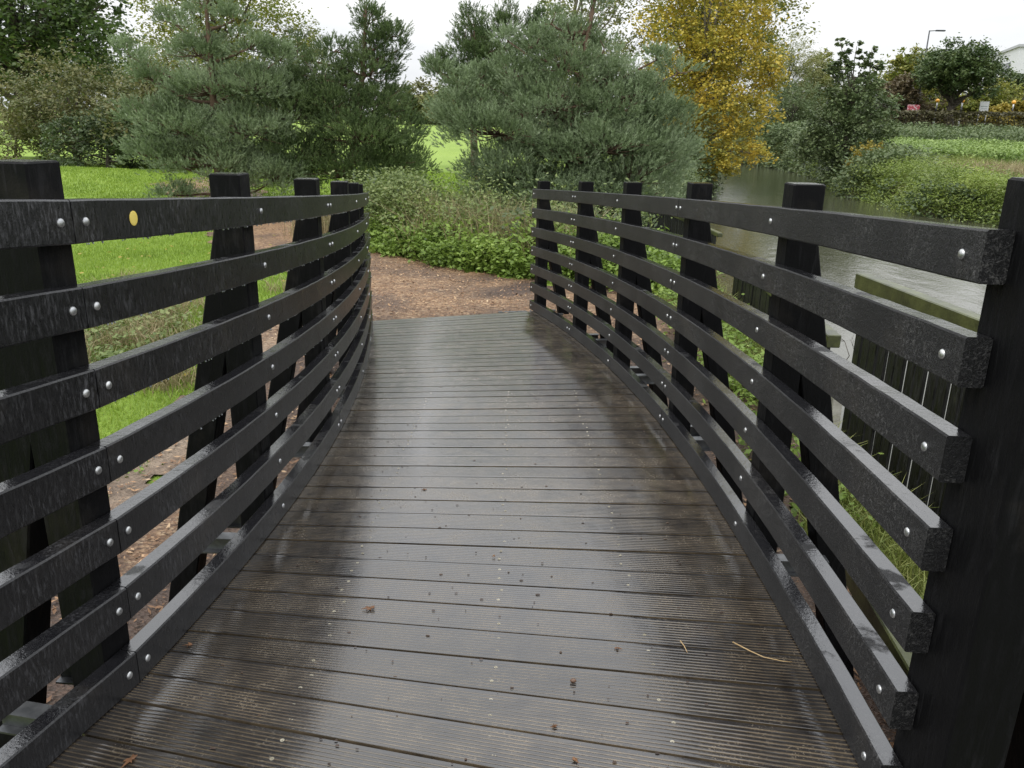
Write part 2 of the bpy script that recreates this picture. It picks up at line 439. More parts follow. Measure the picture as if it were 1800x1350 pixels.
# ------------------------------------------------------------ terrain
WATER = -2.75
def xl(y): return np.interp(y, [-40, 0, 5.4, 9, 14, 24, 40, 55, 66, 76, 86, 98, 112], [2.2, 2.2, 2.25, 2.45, 2.6, 5, 8.9, 12.6, 14, 12.5, 7, -2, -12])
def xr(y): return np.interp(y, [-60, 15, 22, 27, 30, 37.7, 50, 60, 68, 76, 86, 98, 112], [22, 18.5, 17, 15.8, 14.9, 15.6, 18.8, 20.6, 21, 19, 13, 4, -7])
def sstep(a, b, x): t = np.clip((x - a) / (b - a), 0, 1); return t * t * (3 - 2 * t)
def ground(x, y):
    x = np.asarray(x, float); y = np.asarray(y, float)
    wob = .12 * np.sin(x * .9 + 1.3 * np.sin(y * .37)) * np.sin(y * .7 + .5)
    left = np.interp(y, [-50, 4.5, 7.5, 8.2, 12, 26, 60, 110, 400], [-2.0, -2.0, -1.80, -1.79, -1.85, -1.5, -.75, .1, 3])
    left = left + wob * sstep(6, 20, y) * .8
    # mound and swale on the left
    left = left + .45 * np.exp(-((x + 11.5) ** 2 / 14 + (y - 20) ** 2 / 10)) + .5 * np.exp(-((x + 6.8) ** 2 / 5 + (y - 24) ** 2 / 14)) - .35 * np.exp(-((x + 9.2) ** 2 / 1.2 + (y - 22.5) ** 2 / 8))
    right = np.interp(y, [-50, 15, 25, 45, 62, 74, 78, 84, 90, 110, 400], [-2.1, -2.1, -2.15, -1.75, -1.0, -.4, .0, .25, .3, .6, 4])
    right = right + wob * .7 + .25 * sstep(3, 14, x - xr(y)) * sstep(60, 20, y)
    bl = xl(y) + .35 * np.sin(y * 1.1) * sstep(13, 20, y); br = xr(y) + .5 * np.sin(y * .8) + .25 * np.sin(y * 2.3)
    z = np.where(x < (bl + br) / 2, left, right)
    inside = (x - bl) * (br - x) > 0
    depth = np.where(x < (bl + br) / 2, x - bl, br - x)
    bankw = np.where(x < (bl + br) / 2, np.interp(y, [9, 13], [.12, .9]), 1.1)
    s = sstep(-bankw, np.where(x < (bl + br) / 2, np.interp(y, [9, 13], [.15, .6]), .6), depth)
    s = np.where(y > 95, s * sstep(104, 95, y), s)
    return z * (1 - s) + (-3.35) * s
def warp(a, b, n, c, k):
    """points from a to b, dense round c"""
    t = np.linspace(-1, 1, n); s = np.sinh(k * t) / math.sinh(k)
    return np.where(s < 0, c + s * (c - a), c + s * (b - c))
gx = warp(-420, 420, 460, 4, 6.2); gy = warp(-60, 620, 520, 14, 5.6)
X, Y = np.meshgrid(gx, gy, indexing='ij'); Z = ground(X, Y)
nx, ny = X.shape
I = np.arange(nx * ny).reshape(nx, ny)
F = np.stack([I[:-1, :-1], I[1:, :-1], I[1:, 1:], I[:-1, 1:]], -1).reshape(-1, 4)
side_attr = (X > (xl(Y) + xr(Y)) / 2).astype(float)
wild = np.where(side_attr > 0, sstep(12, 2, X - xr(Y)), sstep(-2.2, -.3, X - xl(Y)))
wild = np.maximum(wild, side_attr * sstep(64, 70, Y))
mown = sstep(26, 34, Y) * (1 - side_attr)
def mat_ground():
    m, nt, out = nodes('grass_ground'); q = NT(nt)
    v = q.coord('Object')
    a = q.noise(.35, 4, .6, v); b_ = q.noise(3, 5, .6, v); c = q.noise(40, 4, .7, v)
    f = q.math('ADD', q.math('MULTIPLY', a, .5), q.math('MULTIPLY', b_, .5))
    grass = q.ramp(f, [(.32, (.12, .19, .025)), (.5, (.20, .30, .04)), (.68, (.28, .39, .06))])
    grass = q.mix(q.ramp(c, [(.35, .35), (.6, 0.)]), grass, (.05, .10, .015))
    wildc = q.ramp(f, [(.3, (.05, .06, .02)), (.5, (.12, .14, .04)), (.7, (.2, .19, .08))])
    col = q.mix(q.attr('wild'), grass, wildc)
    col = q.mix(q.math('MULTIPLY', q.attr('mown'), .45), col, (.33, .45, .11))
    low = q.attr('mud'); col = q.mix(low, col, (.05, .04, .028))
    nb = q.bump(c, .8, .03)
    q.l(q.bsdf(col, .8, nb, Specular_IOR_Level=.2), out.inputs[0]); return m
mud = sstep(-2.3, -2.6, Z)
M['ground'] = mat_ground()
g = npmesh('ground', np.stack([X, Y, Z], -1).reshape(-1, 3), [F], M['ground'], None, True,
           vattrs={'wild': wild.ravel(), 'mown': mown.ravel(), 'mud': mud.ravel()})
tag(g, kind='structure')

def hole(z): return z
def mat_water():
    m, nt, out = nodes('river_water'); q = NT(nt)
    v = q.coord('Object')
    w = q.noise(2.2, 3, .5, q.coord('Object', (1, .45, 1)), .4); r = q.noise(11, 3, .6, v); d = q.noise(38, 2, .5, v)
    h = q.math('ADD', q.math('MULTIPLY', w, .9), q.math('ADD', q.math('MULTIPLY', r, .25), q.math('MULTIPLY', d, .10)))
    q.l(q.bsdf((.06, .06, .038), .05, q.bump(h, .28, .05), Specular_IOR_Level=.8, IOR=1.4), out.inputs[0]); return m
wy = np.linspace(-30, 100, 66); xs = np.linspace(0, 1, 14)
V = [(x0 + (x1 - x0) * s, y, WATER) for y in wy for x0, x1 in ((float(xl(y)) - 2.0, float(xr(y)) + 2.0),) for s in xs]
I = np.arange(len(V)).reshape(len(wy), 14)
F = np.stack([I[:-1, :-1], I[:-1, 1:], I[1:, 1:], I[1:, :-1]], -1).reshape(-1, 4)
tag(npmesh('water', V, [F], mat_water(), None, True), kind='structure')

# wood-chip path draped on the ground
def path_mask(x, y):
    n1 = .22 * np.sin(x * 3.1 + y * 1.7) + .16 * np.sin(x * 7.3 - y * 5.1) + .08 * np.sin(x * 17 + y * 13)
    top = np.interp(x, [-3.4, -2.4, -1.6, -.9, -.2, .4, 1.6], [12.8, 12.4, 11.6, 10.9, 10.3, 9.9, 9.0])
    a = (y > 1.0) & (y < top + n1) & (x > -2.42 + n1) & (x < 1.75 + n1 * .6)
    c = np.interp(y, [10, 12, 14, 17, 20], [-2.6, -3.3, -4.2, -5.8, -8.0])
    b = (np.abs(x - c) < 1.0 + n1) & (y > 10) & (y < 20)
    return a | b
px_ = np.arange(-9.5, 2.2, .065); py_ = np.arange(.8, 20.2, .065)
PX, PY = np.meshgrid(px_, py_, indexing='ij'); mk = path_mask((PX[:-1, :-1] + PX[1:, 1:]) / 2, (PY[:-1, :-1] + PY[1:, 1:]) / 2)
PZ = ground(PX, PY) + .015 + .004 * np.sin(PX * 9) * np.sin(PY * 8)
I = np.arange(PX.size).reshape(PX.shape)
F = np.stack([I[:-1, :-1], I[1:, :-1], I[1:, 1:], I[:-1, 1:]], -1)[mk]
used, inv = np.unique(F, return_inverse=True)
def mat_chips():
    m, nt, out = nodes('woodchip_path'); q = NT(nt)
    v = q.coord('Object')
    vo = q.n('ShaderNodeTexVoronoi'); vo.inputs['Scale'].default_value = 42; q.l(q.coord('Object', (1, 1.8, 1)), vo.inputs[0])
    cell = q.n('ShaderNodeSeparateColor'); q.l(vo.outputs['Color'], cell.inputs[0])
    chip = q.ramp(cell.outputs[0], [(0, (.085, .045, .022)), (.35, (.20, .11, .055)), (.7, (.32, .19, .10)), (1, (.50, .36, .22))])
    soil = q.ramp(cell.outputs[1], [(0, (.03, .019, .014)), (1, (.085, .05, .034))])
    sand = q.ramp(q.noise(25, 5, .7, v), [(.3, (.22, .16, .11)), (.7, (.40, .31, .22))])
    col = q.mix(q.attr('soil'), chip, soil); col = q.mix(q.attr('sand'), col, sand)
    nz = q.noise(1.4, 4, .6, v)
    col = q.mix(q.ramp(nz, [(.38, .75), (.6, 0.)]), col, (.08, .05, .036))
    nb = q.bump(vo.outputs['Distance'], .8, .02)
    q.l(q.bsdf(col, .6, nb, Specular_IOR_Level=.4), out.inputs[0]); return m
ux, uy = PX.ravel()[used], PY.ravel()[used]
nn_ = .3 * np.sin(ux * 2.3 + uy) + .2 * np.sin(ux * 6 - uy * 4)
soil = np.maximum(np.clip(sstep(-.3, .3, ux + .15 + nn_) * sstep(8.6, 9.2, uy + nn_ * .6), 0, 1), sstep(7.4, 6.6, uy + nn_) * np.clip(sstep(.4, .9, ux), 0, 1) * .8)
soil = np.maximum(soil, sstep(3.6, 3.0, uy + nn_) * .95 + 0)
soil = np.maximum(soil, sstep(-1.9, -1.5, ux + nn_ * .6) * sstep(7.6, 6.6, uy) * .85)
sand = sstep(-1.75, -2.1, ux + nn_ * .5) * sstep(3.2, 4.0, uy + nn_) * sstep(7.5, 6, uy)
p_ = npmesh('path', np.stack([ux, uy, PZ.ravel()[used]], -1), [inv.reshape(-1, 4)], mat_chips(), None, True, vattrs={'soil': soil, 'sand': np.clip(sand, 0, 1)})
tag(p_, kind='structure')
# loose chips
def rect_scatter(n, x0, x1, y0, y1, rr): return rr.uniform(x0, x1, n), rr.uniform(y0, y1, n)
rr = np.random.default_rng(11)
cx, cy = rect_scatter(26000, -3.2, 1.9, 1.5, 12.8, rr); k_ = path_mask(cx, cy); cx, cy = cx[k_], cy[k_]
n = len(cx); L = rr.uniform(.012, .05, n); W = L * rr.uniform(.2, .5, n); a = rr.uniform(0, 2 * PI, n); til = rr.normal(0, .25, n)
d = np.stack([np.cos(a), np.sin(a), til], 1); e = np.stack([-np.sin(a), np.cos(a), rr.normal(0, .25, n)], 1)
c = np.stack([cx, cy, ground(cx, cy) + .024 + rr.uniform(0, .01, n)], 1)
V = np.stack([c - d * L[:, None] / 2, c + e * W[:, None] / 2, c + d * L[:, None] / 2, c - e * W[:, None] / 2], 1).reshape(-1, 3)
F = np.arange(4 * n).reshape(-1, 4)
m_ = mat_leaf('loose_chips', [(.08, .04, .02), (.22, .12, .06), (.38, .23, .12), (.58, .44, .28)], .6, 0, .25)
sd = np.clip(sstep(-.3, .3, cx + .15) * sstep(8.6, 9.2, cy), 0, 1) + sstep(3.6, 3, cy)
tag(npmesh('wood_chips', V, [F], m_, None, False, attrs={'tint': rr.random(n) ** 1.5 * np.where(sd > .5, .45, 1)}), 'reddish wood chips strewn over the path at the end of the bridge', 'wood chips', kind='stuff')

# ------------------------------------------------------------ plants
def unit(v): return v / (np.linalg.norm(v, axis=-1, keepdims=True) + 1e-9)
def rdir(n, rr): return unit(rr.normal(size=(n, 3)))
def leaf_quads(P, size, rr, aspect=.55, nrm=None, flat=.5):
    n = len(P); N = rdir(n, rr); N[:, 2] = np.abs(N[:, 2]) * 1.0 + flat; N = unit(N)
    a = unit(np.cross(N, rdir(n, rr))); b = np.cross(N, a)
    s = (size * rr.uniform(.6, 1.35, n))[:, None]
    V = np.stack([P - a * s * .5, P + b * s * aspect * .5, P + a * s * .5, P - b * s * aspect * .5], 1)
    return V.reshape(-1, 3), np.arange(4 * n).reshape(-1, 4)
def clumped(blobs, n, rr, per=28, sd=.16, shell=.55, gap=.35):
    """points in twig-sized clusters near the surfaces of ellipsoid blobs"""
    B = np.array([b[:3] for b in blobs]); R = np.array([b[3:6] if len(b) > 4 else (b[3],) * 3 for b in blobs])
    w = R.mean(1) ** 1.5; k = max(8, n // per)
    bi = rr.choice(len(B), k, p=w / w.sum())
    d = rdir(k, rr); rad = rr.uniform(shell, 1.0, k) ** .8
    rad *= 1 + .18 * np.sin(d[:, 0] * 6 + bi) * np.sin(d[:, 2] * 5 + bi * 2)
    C = B[bi] + d * R[bi] * rad[:, None]
    ci = rr.integers(0, k, n)
    s = sd * R[bi].mean(1)[ci] * rr.uniform(.6, 1.4, k)[ci]
    P = C[ci] + rr.normal(size=(n, 3)) * s[:, None] * np.array([1, 1, .7])
    ct = rr.random(k)[ci]
    return P, ct, C, d
def limb(b, A, B, r0, r1, rr, seg=5, sag=.12, n=6):
    A, B = np.array(A, float), np.array(B, float); L = np.linalg.norm(B - A); pts = []
    off = rr.normal(size=3) * L * .06
    for i in range(seg + 1):
        t = i / seg; p = A * (1 - t) + B * t; p = p + off * math.sin(t * PI) + np.array([0, 0, sag * L * (t * t - t)]) + rr.normal(size=3) * L * .012
        pts.append(p)
    b.tube(pts, np.linspace(r0, r1, seg + 1), n)
def auto_blobs(c, R, n, r, rr, low=-.8):
    out = []
    g_ = (1 + 5 ** .5) / 2
    for i in range(n):
        z = low + (1 - low) * (i + .5) / n; th = 2 * PI * i / g_; q_ = math.sqrt(max(0, 1 - z * z)); f = rr.uniform(.45, .8)
        out.append((c[0] + R[0] * f * q_ * math.cos(th), c[1] + R[1] * f * q_ * math.sin(th), c[2] + R[2] * f * z, *(r * rr.uniform(.75, 1.25) * np.array([1, 1, .85]))))
    return out
def tree(name, base, blobs, n, size, mat, bark, label, cat, group=None, seed=1, trunk_r=.18, trunk_top=None, twigs=0, aspect=.6, per=28, sd=.16, shell=.5, lean=(0, 0)):
    rr = np.random.default_rng(seed); base = np.array([base[0], base[1], float(ground(base[0], base[1])) - .1])
    root = empty(name, base); tag(root, label, cat, group)
    B = np.array([b[:3] for b in blobs]); cz = B[:, 2].max()
    tt = trunk_top if trunk_top is not None else base[2] + (cz - base[2]) * .75
    ctr = B.mean(0); top = np.array([ctr[0] * .6 + base[0] * .4 + lean[0], ctr[1] * .6 + base[1] * .4, tt])
    t = MB(); npt = 7
    tp = [base * (1 - i / npt) + top * (i / npt) + np.array([rr.normal() * .05, rr.normal() * .05, 0]) * (i > 0) * trunk_r * 5 for i in range(npt + 1)]
    t.tube(tp, np.linspace(trunk_r * 1.25, trunk_r * .35, npt + 1), 9)
    P, ct, C, D = clumped(blobs, n, rr, per, sd, shell)
    for b_ in blobs:
        b_ = np.array(b_[:3]); hh = np.clip((b_[2] - base[2]) * .55, .3, tt - base[2] - .1); f = hh / (tt - base[2])
        st = base * (1 - f) + top * f; limb(t, st, b_, trunk_r * .42, trunk_r * .08, rr)
    if twigs:
        for i in rr.choice(len(C), min(twigs, len(C)), False):
            j = np.argmin(((B - C[i]) ** 2).sum(1)); limb(t, B[j], C[i], trunk_r * .09, trunk_r * .03, rr, 3, .05, 4)
    t.build('trunk', bark, root, True)
    V, F = leaf_quads(P, size, rr, aspect)
    npmesh('crown', V, [F], mat, root, False, attrs={'tint': np.clip(.5 * ct + .5 * rr.random(n), 0, 1)})
    return root

def pine(name, base, blobs, nshoot, mat, label, seed=1, trunk_r=.09, top=None, sl=.12, nl=.05, nneed=20, group=None, nw=.0085, sc=1.04, mult=2.8):
    blobs = [(*b[:3], *(np.array(b[3:6]) * np.array([1, 1, 1.22]) * (sc if min(b[3:6]) > .3 else 1.1))) for b in blobs]; nshoot = int(nshoot * mult)
    rr = np.random.default_rng(seed); base = np.array([base[0], base[1], float(ground(base[0], base[1])) - .08])
    root = empty(name, base); tag(root, label, 'pine tree', group)
    B = np.array([b[:3] for b in blobs]); R = np.array([b[3:6] if len(b) > 4 else (b[3],) * 3 for b in blobs])
    i = B[:, 2].argmax(); top = B[i] if top is None else np.array(top)
    t = MB(); tp = [base * (1 - s) + top * s + np.array([math.sin(s * 5 + seed) * .06, math.cos(s * 4) * .05, 0]) * s for s in np.linspace(0, 1, 10)]
    t.tube(tp, np.linspace(trunk_r * 1.2, trunk_r * .22, 10), 8)
    w = R.mean(1) ** 2; k = nshoot // 18
    bi = rr.choice(len(B), k, p=w / w.sum()); d = rdir(k, rr); d[:, 2] = np.where(d[:, 2] < -.35, -d[:, 2] * .6, d[:, 2]); d = unit(d)
    C = B[bi] + d * R[bi] * (rr.uniform(.3, 1.02, k) ** .6)[:, None]
    for j, b_ in enumerate(B):
        hh = np.clip((b_[2] - base[2]) - np.linalg.norm(b_[:2] - base[:2]) * .35, .35, (top[2] - base[2]) * .93); f = hh / (top[2] - base[2])
        limb(t, base * (1 - f) + top * f, b_, trunk_r * .42, trunk_r * .12, rr, 5, .18)
    for i in range(0, k, 3): limb(t, B[bi[i]], C[i], trunk_r * .13, trunk_r * .05, rr, 2, .05, 4)
    t.build('trunk', M['bark_pine'], root, True)
    ci = rr.integers(0, k, nshoot)
    S = C[ci] + rr.normal(size=(nshoot, 3)) * (.05 + .06 * R[bi].mean(1)[ci])[:, None] * np.array([1, 1, .6])
    axd = unit(unit(S - B[bi[ci]]) * .7 + unit(S - C[ci]) * .5 + np.array([0, 0, .85]) + rr.normal(size=(nshoot, 3)) * .25)
    sL = sl * rr.uniform(.6, 1.5, nshoot)
    # needles
    n = nshoot * nneed; si = np.repeat(np.arange(nshoot), nneed)
    u_ = rr.random(n); ax = axd[si]
    p0 = S[si] + ax * (u_ * sL[si])[:, None]
    rad = unit(np.cross(ax, rdir(n, rr)))
    nd = unit(ax * (.75 + .6 * u_[:, None]) + rad * .62)
    ln = nl * rr.uniform(.75, 1.15, n) * (1 - .25 * u_)
    sdv = unit(np.cross(nd, rdir(n, rr))) * (nw * .5)
    V = np.stack([p0 - sdv, p0 + sdv, p0 + nd * ln[:, None] + sdv * .5, p0 + nd * ln[:, None] - sdv * .5], 1).reshape(-1, 3)
    ti = np.clip(.6 * rr.random(k)[ci][si] ** .9 + .25 * rr.random(nshoot)[si] + .15 * rr.random(n) + .12 * (u_ - .5), 0, 1)
    npmesh('crown', V, [np.arange(4 * n).reshape(-1, 4)], mat, root, False, attrs={'tint': ti})
    return root

L_ = {}
L_['pine_a'] = mat_leaf('needles_blue_green', [(.07, .10, .04), (.16, .22, .10), (.28, .355, .20), (.40, .47, .31)], .45, .12, .35)
L_['pine_b'] = mat_leaf('needles_dark_green', [(.038, .06, .022), (.08, .125, .042), (.15, .21, .08), (.25, .31, .15)], .45, .12, .35)
L_['oak'] = mat_leaf('oak_leaves', [(.035, .06, .022), (.065, .105, .035), (.11, .15, .05), (.17, .19, .075)], .45, .25)  # tints brightened: paleness of distant air is put into the leaf colour
L_['olive'] = mat_leaf('olive_leaves', [(.06, .085, .025), (.11, .13, .045), (.17, .165, .06), (.21, .18, .07)], .5, .3)
L_['dkshrub'] = mat_leaf('dark_shrub_leaves', [(.045, .065, .03), (.08, .115, .045), (.125, .165, .065)], .5, .25)  # also lightened, with the haze over far trees painted into the palette
L_['yellow'] = mat_leaf('yellow_maple_leaves', [(.12, .17, .04), (.36, .33, .06), (.62, .48, .08), (.76, .56, .12)], .5, .35)
L_['ygreen'] = mat_leaf('yellow_green_leaves', [(.09, .13, .025), (.17, .21, .04), (.28, .28, .06), (.36, .32, .08)], .5, .35)
L_['willow'] = mat_leaf('willow_leaves', [(.12, .16, .06), (.2, .23, .09), (.28, .28, .11), (.36, .33, .13)], .5, .35)
L_['green'] = mat_leaf('mid_green_leaves', [(.06, .085, .035), (.105, .15, .06), (.165, .21, .09), (.22, .26, .12)], .5, .3)  # paler than the leaves themselves: atmospheric haze is part of these tints
L_['russet'] = mat_leaf('russet_leaves', [(.07, .055, .03), (.12, .095, .05), (.17, .13, .07), (.13, .15, .06)], .5, .3)
L_['hedge'] = mat_leaf('hedge_leaves', [(.07, .06, .035), (.12, .115, .055), (.16, .14, .08)], .5, .3)
L_['gold'] = mat_leaf('golden_leaves', [(.2, .19, .04), (.34, .28, .05), (.48, .36, .07)], .5, .35)

# -- pines beyond the end of the bridge
pine('pine_tree', (.9, 15.3), [(.8, 15.2, -1.2, 1.5, 1.3, .45), (-.1, 15, -.85, .95, .9, .5), (-.5, 15, -1.35, .55, .6, .4), (.6, 14.7, -1.55, 1.0, .8, .3), (1.7, 14.6, -1.45, 1.0, .8, .4), (.8, 14.9, -.5, 1.1, .9, .5), (2.1, 15, -1.0, 1.05, 1.0, .65), (2.45, 15.2, -.4, .85, .8, .5), (1.5, 14.6, -.4, 1.0, .9, .45), (-.3, 14.8, -.15, 1.0, .9, .4),
      (-.95, 15, .2, .6, .6, .33), (.6, 15, .3, 1.0, .9, .42), (1.7, 15, .35, .85, .8, .42), (2.55, 15.2, .15, .6, .6, .33), (-.1, 15.2, .8, .62, .6, .33), (.8, 15.1, .95, .6, .6, .36), (1.6, 15.2, .85, .5, .5, .32), (2.2, 15.1, .65, .36, .4, .22),
      (.3, 15.2, 1.35, .34, .34, .24), (.95, 15.2, 1.45, .36, .36, .24), (1.5, 15.2, 1.3, .26, .26, .2), (-.7, 15.1, .75, .26, .26, .2), (-1.35, 15, .85, .16, .16, .26), (-1.05, 15, .6, .3, .3, .2), (-.2, 15.2, 1.4, .16, .16, .26), (1.25, 15.2, 1.95, .18, .18, .3), (.55, 15.2, 1.7, .14, .14, .24), (2.8, 15.1, .95, .3, .3, .14), (2.4, 15.1, 1.15, .28, .28, .12)],
     8600, L_['pine_a'], 'large spreading blue-green pine just right of the gap beyond the bridge', 21, .11, (1.25, 15.2, 2.15))
pine('pine_tree', (-1.0, 20.5), [(-1.0, 20.5, .9, .9, .9, .8), (-.6, 20.5, 1.6, .7, .7, .5), (-1.3, 20.5, 1.75, .5, .5, .45), (-1.1, 20.5, 2.25, .35, .35, .35), (-.3, 20.5, 2.2, .32, .32, .45), (.5, 20.5, 2.0, .4, .4, .5), (.6, 20.5, 1.5, .5, .5, .5), (-1.9, 20.5, 1.2, .3, .3, .3), (0, 20.5, .6, 1, 1, .8)],
     3000, L_['pine_b'], 'dark upright pine rising behind the spreading blue-green one', 22, .10)
pine('pine_tree', (-6.1, 17), [(-6.1, 17, -.9, 1.3, 1.2, .45), (-7.2, 16.8, -.75, .7, .7, .35), (-5.0, 17, -1.15, .9, .9, .35), (-6.6, 16.8, -.2, .95, .9, .4), (-5.4, 17, -.25, .9, .9, .45), (-7.5, 17, .05, .55, .5, .3), (-6.1, 17, .5, .8, .8, .4), (-5.2, 17, .6, .7, .7, .4), (-7.3, 17, .75, .4, .4, .28),
      (-7.65, 17, 1.15, .28, .28, .25), (-6.3, 17, 1.2, .55, .5, .28), (-5.3, 17, 1.35, .4, .4, .28), (-6.7, 17, 1.75, .32, .3, .25), (-6.1, 17, 2.1, .35, .3, .3), (-5.55, 17, 1.85, .3, .3, .25), (-4.7, 17, 1.15, .3, .3, .25), (-7.0, 16.6, -1.45, .4, .4, .16), (-6.1, 17, 2.7, .15, .15, .3)],
     5200, L_['pine_a'], 'blue-green pine with open top, leftmost of the pines behind the left rails', 23, .10)
pine('pine_tree', (-3.7, 18), [(-3.6, 18, -1.1, 1.4, 1.2, .5), (-4.6, 17.6, -.7, .9, .9, .4), (-2.7, 18, -.9, .85, .9, .55), (-3.3, 17.6, -.35, 1.1, 1, .45), (-4.8, 17.6, .0, .95, .9, .45), (-2.5, 18, -.2, .6, .6, .45), (-3.9, 18, .3, 1, .9, .45), (-2.9, 18, .35, .7, .7, .45), (-5.0, 18, .6, .6, .6, .4),
      (-4.1, 18, .85, .7, .7, .4), (-3.2, 18, .95, .6, .6, .4), (-4.6, 18, 1.25, .35, .35, .3), (-3.85, 18, 1.4, .3, .3, .32), (-2.9, 18, 1.5, .24, .24, .25), (-3.1, 18, 1.95, .3, .26, .32), (-2.85, 18, 1.2, .38, .34, .28), (-2.68, 18, 1.72, .3, .26, .2), (-2.55, 18, 1.45, .26, .22, .2), (-3.05, 18, 1.6, .3, .26, .26), (-3.45, 18, 1.3, .25, .25, .3), (-3.2, 18, 2.2, .12, .12, .2)],
     5600, L_['pine_b'], 'dark green bushy pine with a crooked spire, left of the meadow gap', 24, .10, (-3.1, 18, 2.3))

# -- trees
rr0 = np.random.default_rng(99)
tree('maple_tree', (7.9, 38.5), [(7.0, 37.6, .4, 1.2, 1, .8), (8.2, 37, -1.6, .9, .8, .5), (9.2, 36.6, -1.5, .8, .8, .45), (6.4, 37.8, 2.3, 1.2, 1, 1.0), (8.3, 38, 4.6, 2.2, 2, 1.7), (6.5, 38, 4.3, 1.5, 1.5, 1.3), (6.2, 38, 6.3, 1.6, 1.5, 1.4), (9, 38, 8.2, 2.6, 2.2, 1.8), (7.5, 38, 6.6, 2, 1.8, 1.5), (10, 38, 5.2, 1.5, 1.5, 1.6), (9.8, 38, 3.0, 1.8, 1.6, 1.2), (7.3, 38, 2.4, 1.6, 1.6, 1.2), (8.8, 37.5, 1.4, 1.7, 1.6, 1), (10.6, 37.8, .9, 1.2, 1.1, .9), (9.4, 37.2, .0, 1.3, 1.2, .8), (10.5, 37, -.9, 1, 1, .5), (8.6, 36.8, -1.0, 1.2, 1, .6), (7.4, 37, .8, 1.2, 1.2, .8), (11.1, 38, 2.4, .9, .8, .9), (7.6, 37.5, -.3, 1.3, 1, .8), (8.4, 37.5, 3.2, 1.8, 1.5, 1.2)],
     34000, .135, L_['yellow'], M['bark_grey'], 'tall yellow-leaved tree leaning over the left river bank', 'tree', seed=31, trunk_r=.2, twigs=260, aspect=.8, sd=.15, shell=.3, per=18)
tree('green_tree', (9.4, 47.5), auto_blobs((10.7, 47, 6.6), (3.7, 3.4, 8.0), 24, 2.0, rr0), 24000, .2, L_['ygreen'], M['bark'], 'tall green-and-yellow tree directly behind the yellow one', 'tree', seed=32, trunk_r=.28)
tree('willow_tree', (25.2, 80), auto_blobs((25.0, 80, 4.2), (4.0, 3.4, 5.2), 20, 1.8, rr0), 22000, .25, L_['willow'], M['bark'], 'pale yellow willow beside the river beyond the yellow-leaved tree', 'tree', seed=33, trunk_r=.22, aspect=.25)
tree('willow_tree', (24.0, 74), auto_blobs((24.0, 74, 1.4), (3.6, 3, 3.2), 14, 1.5, rr0), 14000, .22, L_['green'], M['bark'], 'low grey-green willow at the water edge under the pale willow', 'tree', seed=34, trunk_r=.16, aspect=.3)
tree('poplar_tree', (29.0, 82), auto_blobs((28.8, 82, 3.8), (1.7, 1.7, 4.4), 11, 1.15, rr0), 8500, .24, L_['ygreen'], M['bark'], 'narrow yellowish poplar right of the pale willow', 'tree', seed=35, trunk_r=.16)
tree('sycamore_tree', (17.6, 45), [(17.3, 45, -.9, 2.3, 1.8, .9), (16.1, 45, -.6, 1.2, 1.2, .8), (18.7, 45, .3, 1.6, 1.4, .9), (16.7, 45, .5, 1.5, 1.4, .8), (17.6, 45, 1.3, 1.6, 1.4, .9), (19.2, 45, 1.5, 1.0, 1, .7), (17.1, 45, 2.1, .9, .9, .6), (18.2, 45, 2.5, .8, .8, .6), (16.9, 45, 3.2, .6, .6, .5), (18.0, 45, 3.6, .35, .35, .45), (16.3, 45, 3.2, .35, .3, .3), (16.85, 45, 4.1, .45, .4, .4), (17.5, 45, 4.3, .3, .3, .4), (16.5, 45, 4.5, .3, .3, .35), (18.7, 45, 3.3, .4, .3, .35), (18.3, 45, 4.2, .2, .2, .35)],
     15000, .17, L_['green'], M['bark'], 'dark green ragged sycamore standing on the right river bank', 'tree', seed=36, trunk_r=.15, twigs=120, aspect=.7)
tree('yellow_shrub', (17.2, 41), [(17.0, 41, -1.0, .6, .5, .6), (17.5, 41, -.7, .45, .4, .6), (16.7, 41, -1.5, .5, .5, .4), (17.5, 41, -1.5, .6, .5, .4)], 2600, .12, L_['gold'], M['bark_grey'], 'small golden shrub at the foot of the ragged sycamore', 'shrub', seed=37, trunk_r=.05)
tree('oak_tree', (40.8, 80), auto_blobs((40.6, 80, 5.75), (4.2, 4, 2.35), 24, 1.45, rr0) + [(40.6, 80, 5.7, 3, 3, 1.8)], 20000, .28, L_['oak'], M['bark'], 'round dark oak by the road, between the lamp post and the white building', 'tree', seed=38, trunk_r=.42, trunk_top=4.5)
tree('oak_tree', (38.6, 60), auto_blobs((38.0, 60, 5.0), (3.0, 2.6, 2.3), 13, 1.1, rr0), 9000, .22, L_['olive'], M['bark'], 'browning oak cut off by the right edge of the photo', 'tree', seed=39, trunk_r=.25)
